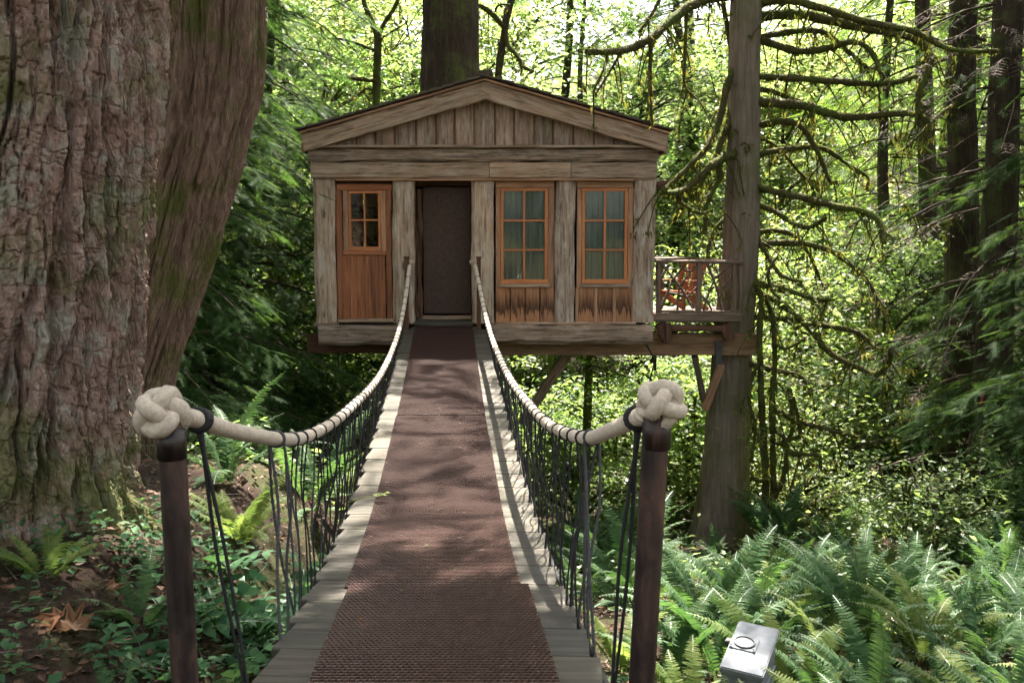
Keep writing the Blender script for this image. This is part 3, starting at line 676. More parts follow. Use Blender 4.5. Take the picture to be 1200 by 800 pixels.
for side, pix, label in (
    (-1, [(222, 489, 3.05), (275, 505, 3.5), (333, 515, 4.1), (362, 510, 4.65), (392, 494, 5.4), (415, 474, 6.5), (434, 455, 7.8), (447, 437, 9.2), (459, 412, 10.8), (468, 385, 12.3), (475, 350, 13.5), (480, 312, 14.25)], 'cream handrail rope on the furrowed tree side of the bridge, with black hanging cords'),
    (1, [(748, 489, 3.05), (718, 503, 3.5), (690, 513, 4.1), (665, 508, 4.7), (640, 495, 5.4), (618, 472, 6.5), (600, 448, 7.8), (588, 425, 9.2), (577, 398, 10.8), (569, 370, 12.3), (563, 340, 13.5), (557, 312, 14.25)], 'cream handrail rope on the metal box side of the bridge, with black hanging cords')):
    pts = [P(*q) for q in pix]
    kc = P(190, 485, 3.0) if side < 0 else P(775, 473, 3.0)
    hr = thing('handrail_rope', label, 'handrail', tuple(pts[2])); off = np.array(hr.location)
    V, F = tube([kc] + pts, [0.0275] * (len(pts) + 1), 18, True, rope_disp, 3400)
    obj('rope', mesh_np('rope', V - off, F, ROPE, True), hr)
    kn = obj('rope_knot', mesh_np('rope_knot', *monkey_fist(), KNOT, True), hr)
    kn.location = kc - hr.location; kn.scale = (0.80,) * 3 if side < 0 else (0.73,) * 3; kn.rotation_euler = (1.1, 0.5, 0.4) if side < 0 else (1.25, -0.35, 1.9)
    e1 = obj('rope_knot', mesh_np('rope_knot', *monkey_fist(), KNOT, True), hr); e1.scale = (.34,) * 3; e1.location = P(483 if side < 0 else 553, 307, 14.3) - hr.location
    # lashings by the knot
    cv, _ = tube([kc] + pts, [0.0] * (len(pts) + 1), 3, False, None, 600); cv = cv.reshape(-1, 3, 3)[:, 0]
    seg = np.linalg.norm(np.diff(cv, axis=0), axis=1); al = np.concatenate([[0], np.cumsum(seg)])
    def at(s): return np.array([np.interp(s, al, cv[:, q]) for q in range(3)])
    parts = []
    for q in range(4 if side < 0 else 2):
        s0 = (0.165 if side < 0 else 0.125) + q * 0.011; c0 = at(s0); tg = unit(at(s0 + .02) - c0); u = unit(np.cross(tg, [0, 0, 1])); w = np.cross(u, tg)
        a = np.linspace(0, 2 * np.pi, 15); ring = [c0 + 0.034 * (math.cos(b) * u + math.sin(b) * w) + tg * 0.01 * (q % 2) * math.sin(b) for b in a]
        parts.append(tube(ring, [0.009] * 15, 6, False))
    c0 = at(0.17 if side < 0 else 0.13); base = Vector((c0[0] + (0.16 if side < 0 else -0.12), c0[1] + 0.05, gz(c0[0], c0[1]) + 0.02))
    for q in range(2):
        b = Vector(c0) + Vector((0.01 * q, 0, -0.03)); parts.append(tube([b, b.lerp(base, 0.3) + Vector((0.022 - 0.036 * q, 0, 0)), b.lerp(base, 0.65) + Vector((0.02 - .012 * q, 0, 0)), base], [0.008, 0.006, 0.0055, 0.0055], 6, True, None, 14))
    V, F = join(parts); obj('lashing', mesh_np('lashing', V - off, F, CORD, True), hr)
    # hanging cords
    y = 3.98 if side < 0 else 4.02; k = 0; nearest = 0
    while y < 14.1:
        s0 = float(np.interp(y, cv[:, 1], al)); c0 = at(s0); tg = unit(at(s0 + 0.03) - c0); u = unit(np.cross(tg, [0, 0, 1])); w = np.cross(u, tg)
        parts = []; thick = 0.0062 if k == 0 else random.uniform(0.0036, 0.0052)
        for rr_ in range(2 if k < 3 else 1):
            a = np.linspace(0, 2 * np.pi, 13); parts.append(tube([c0 + tg * 0.012 * rr_ + 0.032 * (math.cos(b) * u + math.sin(b) * w) for b in a], [thick] * 13, 5, False))
        of = (0.595 if side < 0 else 0.635)
        ns = (3 if side < 0 else 5) if k == 0 else 2
        for q in range(ns):
            sp = (q - (ns - 1) / 2) * random.uniform(0.07, 0.19) * (1 if k else 1.0)
            yb = y + sp + random.uniform(-.03, .03); zb_ = float(_cr(yb)); xb_ = float(bc(yb)) + side * (of + random.uniform(-.012, .01))
            top = c0 + u * 0.03 * (1 if q % 2 else -1); bot = np.array([xb_, yb, zb_ + 0.01])
            m1 = top * 0.66 + bot * 0.34 + np.array([random.uniform(-.03, .03), random.uniform(-.03, .03), 0]); m2 = top * 0.33 + bot * 0.67 + np.array([random.uniform(-.02, .02), random.uniform(-.025, .025), 0])
            tail = bot + np.array([-side * random.uniform(-.03, .02), random.uniform(-.05, -.01), -random.uniform(.05, .12)])
            def cd(th, s, r): return r * 0.22 * np.cos(2 * th - s * 320)
            parts.append(tube([top, m1, m2, bot, tail], [thick] * 5, 6, True, cd if y < 6 else None, 90 if y < 5 else 14))
        V, F = join(parts); obj('hanging_cord', mesh_np('hanging_cord', V - off, F, CORDG if random.random() < 0.3 or k == 0 else CORD, True), hr)
        y += random.uniform(0.2, 0.27); k += 1

for side, pts, label in ((-1, [(200, 492), (217, 800)], 'rusty steel bridge post beside the big furrowed tree'), (1, [(770, 480), (752, 800)], 'rusty steel bridge post beside the grey metal box')):
    t, b = P(*pts[0], 3.0), P(*pts[1], 3.0); d = b - t; b = t + d * ((t.z - (gz(b.x, 3.0) - 0.4)) / -d.z)
    p = tag(obj('bridge_post', None), label, 'post') if False else None
    base = Vector((b.x, 3.0, gz(b.x, 3.0)))
    V, F = tube([b, b.lerp(t, .25), b.lerp(t, .5), b.lerp(t, .75), t], [0.0415] * 5, 20, True, lambda th, s, r: 0.0008 * (fbm(np.stack([np.cos(th) * 2, np.sin(th) * 2, s * 9], -1), 8, 3) - .5), 40)
    pr = thing('bridge_post', label, 'post', tuple(base)); obj('pipe', mesh_np('pipe', V - np.array(base), F, STEEL, True), pr)
    V, F = tube([t + Vector((0, 0, -0.12)) , t + Vector((0, 0, -0.02))], [0.045, 0.045], 20, True)
    obj('collar', mesh_np('collar', V - np.array(base), F, STEEL, True), pr)
for px, lab in ((476.5, 'short dark rail post at the doorway, cedar door side'), (561, 'short dark rail post at the doorway, window side')):
    a, b = P(px, 303, 14.32), P(px, 385, 14.32); b.z = float(_cr(14.32)) - 0.12
    pr = thing('rail_post', lab, 'post', tuple(b)); beam('shaft', pr, b, a, 0.06, 0.06, W_DARK, rough=0.001)
    beam('cap', pr, a + Vector((0, 0, 0.001)), a + Vector((0, 0, 0.03)), 0.075, 0.075, W_DARK, rough=0.001)

# ------------------------------------------------------------------ metal utility box
bx = P(873, 760, 4.9); br = thing('utility_box', 'grey metal utility box with a round cover on its sloping lid among ferns', 'utility box', (bx.x, bx.y, gz(bx.x, bx.y) - 0.03))
R = Matrix.Rotation(math.radians(-24), 4, 'Z') @ Matrix.Rotation(math.radians(4), 4, 'Y')
def box_mesh(sx, sy, sz, bev=0.006):
    import bmesh
    bm = bmesh.new(); bmesh.ops.create_cube(bm, size=1.0)
    for v in bm.verts: v.co = Vector((v.co.x * sx, v.co.y * sy, v.co.z * sz))
    bmesh.ops.bevel(bm, geom=list(bm.edges), offset=bev, segments=2, affect='EDGES')
    m = bpy.data.meshes.new('box'); bm.to_mesh(m); bm.free(); return m
H = bx.z - br.location.z
def bpart(name, sx, sy, sz, loc, mat, rot=None, bev=0.006):
    m = box_mesh(sx, sy, sz, bev); m.materials.append(mat)
    return obj(name, m, br, R @ Matrix.Translation(loc) @ (rot or Matrix()))
bpart('body', 0.195, 0.43, H - 0.02, (0, 0, (H - 0.02) / 2 - 0.02), GALV)
bpart('door_panel', 0.016, 0.38, H - 0.12, (0.103, 0, (H - 0.1) / 2 - 0.02), GALV, bev=0.004)
LR = Matrix.Rotation(math.radians(9), 4, 'X')
bpart('lid', 0.215, 0.46, 0.035, (0, 0, H + 0.0), GALV, LR)
bpart('cover_plate', 0.135, 0.125, 0.008, (-0.035, 0.01, H + 0.0225), GALV, LR, 0.002)
V, F = tube([(0, 0, 0), (0, 0, 0.004)], [0.056, 0.055], 28, True)
obj('round_cover', mesh_np('round_cover', V, F, IRON), br, R @ Matrix.Translation((-0.035, 0.01, H + 0.0262)) @ LR)
V, F = tube([(0.05 * math.cos(a), 0.05 * math.sin(a), 0.004) for a in np.linspace(0, 6.283, 29)], [0.004] * 29, 6, False)
obj('cover_ring', mesh_np('cover_ring', V, F, GALV, True), br, R @ Matrix.Translation((-0.035, 0.01, H + 0.029)) @ LR)
for sx, sy in ((-1, -1), (1, -1), (1, 1), (-1, 1)):
    V, F = tube([(0, 0, 0), (0, 0, 0.006)], [0.007, 0.006], 8, True)
    obj('screw', mesh_np('screw', V, F, IRON), br, R @ Matrix.Translation((-0.035 + sx * 0.058, 0.01 + sy * 0.053, H + 0.0262)) @ LR)
bpart('latch', 0.03, 0.05, 0.03, (-0.122, 0.05, H - 0.005), IRON, bev=0.004)

# ------------------------------------------------------------------ leaf and spray shapes
LEAF2 = (np.array([[0, 0, 0], [0.45, 0.3, 0.07], [1, 0, -0.06], [0.45, -0.3, 0.07]], float), np.array([[0, 2, 1], [0, 3, 2]]))
MAPLE = (np.array([[0, 0, 0], [0.12, 0.5, 0], [0.42, 0.22, 0.04], [0.72, 0.42, -0.03], [0.66, 0.14, 0.02], [1.0, 0, -0.06], [0.66, -0.14, 0.02], [0.72, -0.42, -0.03], [0.42, -0.22, 0.04], [0.12, -0.5, 0]], float),
         np.array([[0, 2, 1], [0, 4, 2], [2, 4, 3], [0, 5, 4], [0, 6, 5], [0, 8, 6], [6, 8, 7], [0, 9, 8]]))
def spray_shape(n=8, w=0.34, tw=0.075):
    V, F = [(0, 0.008, 0), (0, -0.008, 0), (1, 0, -0.10)], [(0, 1, 2)]
    for i in range(n):
        x = 0.06 + 0.86 * i / n; l = w * (1 - 0.72 * x) * (0.75 + 0.5 * ((i * 37) % 7) / 7); dz = -0.10 * x * x
        for s in (1, -1):
            k = len(V); xo = x + (0.05 if s > 0 else 0)
            V += [(xo - tw * 0.4, 0, dz), (xo + tw * 0.6, 0, dz), (xo + l * 0.75, s * l, dz - 0.18 * l)]
            F.append((k, k + 1, k + 2) if s > 0 else (k, k + 2, k + 1))
    return np.array(V, float), np.array(F)
SPRAY = spray_shape(); SPRAYN = spray_shape(11, 0.30, 0.05)

TWIGS = spray_shape(4, 0.5, 0.035)
def rot2(d, a):
    c, s = np.cos(a), np.sin(a); return np.stack([d[..., 0] * c - d[..., 1] * s, d[..., 0] * s + d[..., 1] * c, d[..., 2]], -1)

def conifer_crown(rng, z0, z1, lmax, nl, spray, up=0.15, droop=0.45, sub=0.24, step=0.14, shape=SPRAY, limb_r=0.03, az=None, power=0.75, lmin=0.25, base=None):
    """limbs with drooping side shoots; returns (limb tubes V,F), (sprays V,F)"""
    tubes = []; PP, DD, NN, SS = [], [], [], []
    for i in range(nl):
        z = z0 + (z1 - z0) * ((i + rng.random()) / nl); t = (z - z0) / (z1 - z0)
        L = (lmin + (1 - lmin) * (1 - t) ** power) * lmax * rng.uniform(0.65, 1.12)
        a = rng.uniform(0, 6.283) if az is None else rng.uniform(*az)
        h = np.array([math.cos(a), math.sin(a), 0.0]); b0 = np.array([0, 0, z]) if base is None else base(z)
        u_, d_ = up * rng.uniform(0.3, 1.5), droop * rng.uniform(0.6, 1.3); bend = rng.uniform(-0.25, 0.25)
        def pos(s):
            s = np.asarray(s, float)[..., None]; side = np.array([-h[1], h[0], 0])
            return b0 + h * L * s + side * (bend * L * s ** 2) + np.array([0, 0, 1]) * L * (u_ * s - d_ * s ** 2)
        ss = np.linspace(0, 1, 7); tubes.append(tube(pos(ss), np.linspace(limb_r * (0.4 + 0.25 * L), 0.006, 7), 5, False))
        n = max(4, int(L / sub)); s = np.sort(rng.uniform(0.16, 1.0, n)); q = pos(s)
        sgn = np.where(np.arange(n) % 2, 1, -1); dirs = rot2(np.tile(h, (n, 1)), sgn * rng.uniform(0.55, 1.15, n))
        ln = (0.18 + 0.42 * (1 - s)) * L * rng.uniform(0.6, 1.1, n) + 0.15
        for j in range(n):
            m = max(2, int(ln[j] / step)); r = (np.arange(m) + rng.random(m)) / m
            p = q[j] + dirs[j] * (ln[j] * r)[:, None] + np.array([0, 0, -1]) * (ln[j] * 0.38 * r ** 1.7)[:, None] * rng.uniform(0.5, 1.5)
            dd = rot2(np.tile(dirs[j], (m, 1)), np.where(np.arange(m) % 2, 0.6, -0.6) * rng.uniform(0.5, 1.3, m)); dd[:, 2] -= rng.uniform(0.15, 0.85, m)
            PP.append(p); DD.append(dd); NN.append(np.array([0, 0, 1]) + rng.normal(0, 0.28, (m, 3))); SS.append(spray * rng.uniform(0.65, 1.25, m))
        PP.append(q[-2:]); DD.append(np.tile(h + np.array([0, 0, -0.5]), (2, 1))); NN.append(np.tile([0, 0, 1.0], (2, 1)) + rng.normal(0, .1, (2, 3))); SS.append(np.full(2, spray))
    return join(tubes), scatter(*shape, np.vstack(PP), np.vstack(DD), np.vstack(NN), np.concatenate(SS))

def leaf_crown(rng, H, z0, rad, nlimb, leaves, size, shape=LEAF2, flat=0.35, spread=0.55, trunk_pts=None):
    tubes, PP = [], []
    per = leaves // (nlimb * 6)
    for i in range(nlimb):
        z = z0 + (H - z0) * 0.8 * ((i + rng.random()) / nlimb); a = rng.uniform(0, 6.283); t = (z - z0) / (H - z0)
        L = rad * (0.55 + 0.6 * math.sin(math.pi * min(1, t * 0.85 + 0.15))) * rng.uniform(0.7, 1.15)
        h = np.array([math.cos(a), math.sin(a), 0]); rise = rng.uniform(0.15, 0.8)
        pts = [np.array([0, 0, z]) + h * L * s + np.array([0, 0, 1]) * L * rise * s ** 0.8 + rng.normal(0, 0.08 * L, 3) * (s > 0) * 0.6 for s in (0, .25, .5, .75, 1)]
        tubes.append(tube(pts, [0.05 * (0.5 + L * 0.15), 0.04, 0.028, 0.018, 0.008], 5, False))
        for k in range(6):
            f = rng.uniform(0.3, 1.05); j = min(3, int(f * 4)); c = pts[j] + (pts[j + 1] - pts[j]) * (f * 4 - j) + rng.normal(0, 0.2 * L, 3) * np.array([1, 1, 0.6])
            mid = (pts[j] + c) / 2 + np.array([0, 0, 0.1]); tubes.append(tube([pts[j], mid, c], [0.018, 0.012, 0.005], 4, False))
            s_ = spread * rng.uniform(0.6, 1.3)
            PP.append(c + rng.normal(0, 1, (per, 3)) * np.array([s_, s_, s_ * flat]))
    Pn = np.vstack(PP); n = len(Pn); a = rng.uniform(0, 6.283, n)
    D = np.stack([np.cos(a), np.sin(a), rng.uniform(-0.7, 0.15, n)], -1); N = np.array([0, 0, 1.0]) + rng.normal(0, 0.4, (n, 3))
    return join(tubes), scatter(*shape, Pn, D, N, size * rng.uniform(0.45, 1.5, n))

def straight_trunk(rng, H, r0, r1, lean=0.0, nu=16, nv=40, bumps=0.05, ctr=None):
    pts = [np.array([0, 0, -0.6])] + [np.array([lean * H * t + rng.normal(0, 0.012 * H) * (0 < t < 1), rng.normal(0, 0.008 * H) * (0 < t < 1), H * t]) for t in (0.0, .2, .4, .6, .8, 1)]
    pts[1] = np.array([0, 0, 0.0])
    def d(th, s, r): return r * bumps * (fbm(np.stack([np.cos(th) * 3, np.sin(th) * 3, s * 0.9], -1), 5, 3) - .5) * 2 + r * 0.35 * np.exp(-s / (2.2 * r0 + .2)) * (0.7 + 0.5 * np.cos(5 * th))
    return tube(pts, [r0 * 1.1, r0] + [r0 + (r1 - r0) * t for t in (.2, .4, .6, .8, 1)], nu, True, d, nv)

def copy_tree(root, loc, rz, sc, label=None, group=None):
    r = root.copy(); COL.objects.link(r); r.location = loc; r.rotation_euler = (0, 0, rz); r.scale = (sc, sc, sc)
    if label: r['label'] = label
    if group: r['group'] = group
    for c_ in list(root.children):
        c2 = c_.copy(); COL.objects.link(c2); c2.parent = r
        for g in c_.children:
            g2 = g.copy(); COL.objects.link(g2); g2.parent = c2
    return r

class Proto:
    """first placement uses the tree itself, later ones are copies"""
    def __init__(s, name, cat, group, label, parts): s.a = (name, cat, group, label, parts); s.root = None
    def place(s, x, y, rz=None, sc=1.0, dz=-0.05, label=None, group=None, z=None):
        rz = random.uniform(0, 6.28) if rz is None else rz
        loc = (x, y, (gz(x, y) if z is None else z) + dz)
        if s.root is None:
            n, c, g, l, parts = s.a; r = thing(n, l, c, loc, g); s.root = r; r.rotation_euler = (0, 0, rz); r.scale = (sc, sc, sc)
            for pn, m, kd in parts: obj(pn, m, r, kind=kd)
            if label: r['label'] = label
            if group: r['group'] = group
            return r
        l = label or s.a[3]; return copy_tree(s.root, loc, rz, sc, l, group or s.a[2])

def tree_parts(trunk, tubes, leaves, tmat, lmat, bmat=None):
    return [('trunk', mesh_np('trunk', *trunk, tmat, True), None), ('branches', mesh_np('branches', *tubes, bmat or tmat, True), None), ('crown', mesh_np('crown', *leaves, lmat), None)]

# ------------------------------------------------------------------ the large trees
def cells(u, v, seed):
    """2-D voronoi: distance to the border of the plate and a random height of the plate"""
    iu, iv = np.floor(u).astype(np.int64), np.floor(v).astype(np.int64); z = np.zeros_like(iu)
    d1 = np.full(len(u), 9.0); d2 = np.full(len(u), 9.0); hid = np.zeros(len(u))
    for a in (-1, 0, 1):
        for b in (-1, 0, 1):
            ju, jv = iu + a, iv + b
            cu = ju + 0.1 + 0.8 * _hash(ju, jv, z, seed); cv = jv + 0.1 + 0.8 * _hash(ju, jv, z + 1, seed); d = np.hypot(cu - u, cv - v)
            near = d < d1; d2 = np.where(near, d1, np.minimum(d2, d)); hid = np.where(near, _hash(ju, jv, z + 2, seed), hid); d1 = np.where(near, d, d1)
    return d2 - d1, hid
def fir_disp(th, s, r):
    x = th * 0.8; c3 = np.stack([np.cos(th) * r, np.sin(th) * r, s], -1)
    w1 = fbm(c3 * np.array([3, 3, 1.6]), 31, 3) - .5; w2 = fbm(c3 * np.array([9, 9, 6]), 37, 3) - .5; w3 = fbm(c3 * np.array([3, 3, 2.]), 39, 3) - .5
    flare = 0.5 * np.exp(-np.clip(s - 0.55, 0, None) / 0.33) * (0.55 + 0.45 * np.cos(4 * th + 0.8)) * r
    cw = c3 * np.array([1, 1, 1.]) + np.stack([w1, w3, w2 * 0], -1) * 0.10 + w2[:, None] * np.array([.03, .03, .05])
    n = fbm(cw * np.array([7.5, 7.5, 0.75]), 57, 3); fur = 1 - sstep(0.0, 0.16, np.abs(n - .5) * 2)          # long furrows
    n2 = fbm(cw * np.array([18, 18, 2.0]) + 3, 58, 3); fur2 = 1 - sstep(0.0, 0.14, np.abs(n2 - .5) * 2)
    fl = fbm(cw * np.array([13, 13, 1.7]) + 9, 63, 3) + 0.4 * (fbm(c3 * np.array([40, 40, 11]), 64, 3) - .5)
    q = fl * 11; fr_ = q - np.floor(q); ter = (np.floor(q) + sstep(0.55, 0.85, fr_)) / 11                    # flakes in layers
    cross = 1 - sstep(0.0, 0.10, np.abs(fbm(c3 * np.array([7, 7, 9]) + 5, 66, 3) - .5) * 2)
    fine = fbm(c3 * np.array([70, 70, 40]), 67, 2) - .5
    return -0.075 * fur - 0.028 * fur2 - 0.012 * cross + 0.12 * (ter - .5) + 0.012 * fine + flare
fx = [(P(28, 0, 5.5).x, 5.5)]
fb = Vector((P(-32, 600, 5.5).x, 5.5, gz(-2.8, 5.5)))
pts = [fb + Vector((0, 0, -0.6)), fb, P(-17, 440, 5.5), P(4, 200, 5.5), P(15, 0, 5.5), P(15, 0, 5.5) + Vector((0.12, 0.1, 3)), P(15, 0, 5.5) + Vector((0.2, 0.3, 13)), P(15, 0, 5.5) + Vector((0.2, 0.4, 26))]
fir = thing('old_fir', 'huge old fir with deeply furrowed mossy bark beside the bridge', 'tree', tuple(fb))
V, F = tube(pts[:6], [0.86, 0.84, 0.80, 0.79, 0.78, 0.76], 560, False, fir_disp, 800)
obj('trunk', mesh_np('trunk', V - np.array(fb), F, BK_FIR, False), fir)
V, F = tube(pts[5:], [0.76, 0.55, 0.2], 24, True, None, 20); obj('upper_trunk', mesh_np('upper_trunk', V - np.array(fb), F, BK_FIR, True), fir)
rg = np.random.default_rng(21)
tb, lv = conifer_crown(rg, 7, 26, 4.6, 60, 0.55, 0.12, 0.36, 0.42, 0.3)
ob_ = np.array([0.5, 0.2, 0]); obj('branches', mesh_np('branches', tb[0] + ob_, tb[1], BK_DARK, True), fir); obj('crown', mesh_np('crown', lv[0] + ob_, lv[1], L_CONIFER), fir)

def lean_disp(th, s, r):
    c = np.stack([np.cos(th) * r * 11, np.sin(th) * r * 11, s * 0.9], -1); w = fbm(c * 0.5, 3, 2) - .5
    n = fbm(c + w[:, None] * 1.5, 51, 3); fur = 1 - sstep(0.0, 0.3, np.abs(n - .5) * 2)
    big = fbm(np.stack([np.cos(th) * 1.3, np.sin(th) * 1.3, s * 0.7], -1), 61, 3) - .5
    fl = fbm(c * np.array([1.5, 1.5, .9]) + w[:, None], 52, 3) + .35 * (fbm(c * np.array([4, 4, 5]), 53, 2) - .5); q = fl * 9; ter = (np.floor(q) + sstep(.5, .85, q - np.floor(q))) / 9
    return -0.034 * fur + 0.13 * big + 0.10 * (ter - .5)
ly = 8.5
lpx = [(138, 560), (142, 500), (149, 440), (166, 380), (204, 250), (240, 110), (247, 0), (246, -120)]
pts = [P(a, b, ly) for a, b in lpx]; lb = Vector((pts[0].x, ly, gz(pts[0].x, ly)))
pts = [lb + Vector((-0.05, 0, -0.5)), lb] + pts[1:] + [pts[-1] + Vector((-0.1, 0.2, 4)), pts[-1] + Vector((-0.3, 0.3, 12)), pts[-1] + Vector((-0.4, 0.4, 20))]
lean = thing('leaning_tree', 'reddish curved tree trunk leaning behind the huge furrowed fir', 'tree', tuple(lb))
rr = [0.50, 0.47, 0.44, 0.42, 0.42, 0.43, 0.44, 0.45, 0.44, 0.42, 0.3, 0.1]
V, F = tube(pts, rr[:len(pts)], 260, True, lean_disp, 620); obj('trunk', mesh_np('trunk', V - np.array(lb), F, BK_LEAN, False), lean)
tb, lv = conifer_crown(np.random.default_rng(22), 7, 20, 5.0, 66, 0.55, 0.1, 0.4, 0.42, 0.3)
ob_ = np.array([1.0, 0.1, 0]); obj('branches', mesh_np('branches', tb[0] + ob_, tb[1], BK_DARK, True), lean); obj('crown', mesh_np('crown', lv[0] + ob_, lv[1], L_CONIFER), lean)

def mid_disp(th, s, r):
    c = np.stack([np.cos(th) * r * 13, np.sin(th) * r * 13, s * 0.7], -1); n = fbm(c, 71, 3); fur = 1 - sstep(0.0, 0.3, np.abs(n - .5) * 2)
    return -0.02 * fur + r * 0.18 * (fbm(np.stack([np.cos(th), np.sin(th), s * 0.4], -1), 73, 3) - .5) + r * 0.5 * np.exp(-np.clip(s - .5, 0, None) / 0.5) * (0.5 + 0.4 * np.cos(5 * th))
tb, lv = conifer_crown(np.random.default_rng(25), 6.4, 9.8, 5.0, 15, 0.5, 0.12, 0.3, 0.26, 0.18, lmin=.85, az=(-0.75, -0.02))  # unseen boughs added above the view to shade the near bridge
obj('shade_branches', mesh_np('shade_branches', tb[0] + ob_, tb[1], BK_DARK, True), lean); obj('shade_boughs', mesh_np('shade_boughs', lv[0] + ob_, lv[1], L_CONIFER), lean)
# tree behind the house
hb = Vector((P(528, 0, 19.3).x, 19.3, gz(-1.2, 19.3)))
ht = thing('house_tree', 'thick mossy conifer trunk rising right behind the treehouse roof', 'tree', tuple(hb))
V, F = tube([hb + Vector((0, 0, -0.5)), hb, hb + Vector((-.02, 0, 4)), P(528, 60, 19.3), P(528, -10, 19.3), hb + Vector((0.05, 0, 20)), hb + Vector((0, 0, 32))], [0.75, 0.7, 0.62, 0.55, 0.54, 0.4, 0.1], 120, True, mid_disp, 300)
obj('trunk', mesh_np('trunk', V - np.array(hb), F, BK_DARK, True), ht)
tb, lv = conifer_crown(np.random.default_rng(23), 11.5, 30, 5.4, 30, 0.6, 0.1, 0.45, 0.45, 0.32)
obj('branches', mesh_np('branches', *tb, BK_DARK, True), ht); obj('crown', mesh_np('crown', *lv, L_CONIFER), ht)

# cedar that carries the balcony end, with its mossy limbs
CY = 15.35
cpx = [(844, 640), (851, 520), (858, 400), (867, 300), (872, 150), (875, 0)]
cp = [P(a, b, CY) for a, b in cpx]; cb_ = Vector((cp[0].x, CY, gz(cp[0].x, CY)))
cedar = thing('cedar_tree', 'straight grey-brown cedar carrying the end of the treehouse girder', 'tree', tuple(cb_))
V, F = tube([cb_ + Vector((-.04, 0, -0.5)), cb_ + Vector((-.02, 0, 0))] + cp[1:] + [cp[-1] + Vector((0.15, 0.1, 6)), cp[-1] + Vector((0.3, 0.2, 20))], [0.44, 0.40, 0.345, 0.305, 0.285, 0.255, 0.235, 0.2, 0.06], 120, True, mid_disp, 360)
obj('trunk', mesh_np('trunk', V - np.array(cb_), F, BK_CEDAR, True), cedar)

def limb(parent, pix, Y0, Y1, r0, r1, mat=BK_MOSS, name='limb', fringe=1.0, rng=RNG, tw=4.0):
    n = len(pix); pts = [P(a, b, Y0 + (Y1 - Y0) * k / (n - 1)) for k, (a, b) in enumerate(pix)]
    off = np.array(parent.location)
    def d(th, s, r): return r * 0.9 * (fbm(np.stack([np.cos(th) * 1.5, np.sin(th) * 1.5, s * 6], -1), 81, 3) - .5)
    nv = 14 * n
    V, F = tube(pts, np.linspace(r0, r1, n) * 0.95, 9, True, d, nv)
    o = obj(name, mesh_np(name, V - off, F, mat, True), parent)
    if fringe:
        ring = V[:nv * 9].reshape(nv, 9, 3); L = np.linalg.norm(np.diff(ring.mean(1), axis=0), axis=1).sum()
        m = int(L * 170 * fringe); i = rng.integers(0, nv, m); j = rng.integers(0, 9, m); p = ring[i, j]; c = ring.mean(1)[i]
        D = (p - c) * 4 + np.array([0, 0, -1.0]) * rng.uniform(0.05, 0.32, m)[:, None] + rng.normal(0, 0.08, (m, 3))
        S = rng.uniform(0.03, 0.085, m); V2, F2 = scatter(np.array([[0, .16, 0], [0, -.16, 0], [1, 0, 0]], float), np.array([[0, 1, 2]]), p - (p - c) * 0.15 - off, D, rng.normal(0, 1, (m, 3)), S)
        obj('moss', mesh_np('moss', V2, F2, MOSS), o, kind='stuff')
        cl = ring.mean(1); tws, lp = [], []
        for k in range(max(1, int(L * tw))):
            p0 = cl[rng.integers(2, nv)]; a = rng.uniform(0, 6.28); l = rng.uniform(.2, .8); h = np.array([math.cos(a), math.sin(a), 0]) * l * rng.uniform(.2, .9)
            p1 = p0 + h * .5 + np.array([0, 0, -.25 * l]); p2 = p0 + h + np.array([0, 0, -.8 * l]); p3 = p2 + h * rng.uniform(-.2, .5) + np.array([0, 0, -.3 * l * rng.uniform(-.6, 1)])
            tws.append(tube([p0, p1, p2, p3], [.014, .011, .008, .004], 4, False, None, 9))
            for f in (p1, p2, p3): lp.append(f + rng.normal(0, .03, (5, 3)))
        V3, F3 = join(tws); obj('twigs', mesh_np('twigs', V3 - off, F3, mat, True), o, kind='stuff')
        lp = np.vstack(lp); m = len(lp); V2, F2 = scatter(np.array([[0, .16, 0], [0, -.16, 0], [1, 0, 0]], float), np.array([[0, 1, 2]]), lp - off, np.array([0, 0, -1]) + rng.normal(0, .4, (m, 3)), rng.normal(0, 1, (m, 3)), rng.uniform(.04, .13, m))
        obj('hanging_moss', mesh_np('hanging_moss', V2, F2, MOSS), o, kind='stuff')
    return o
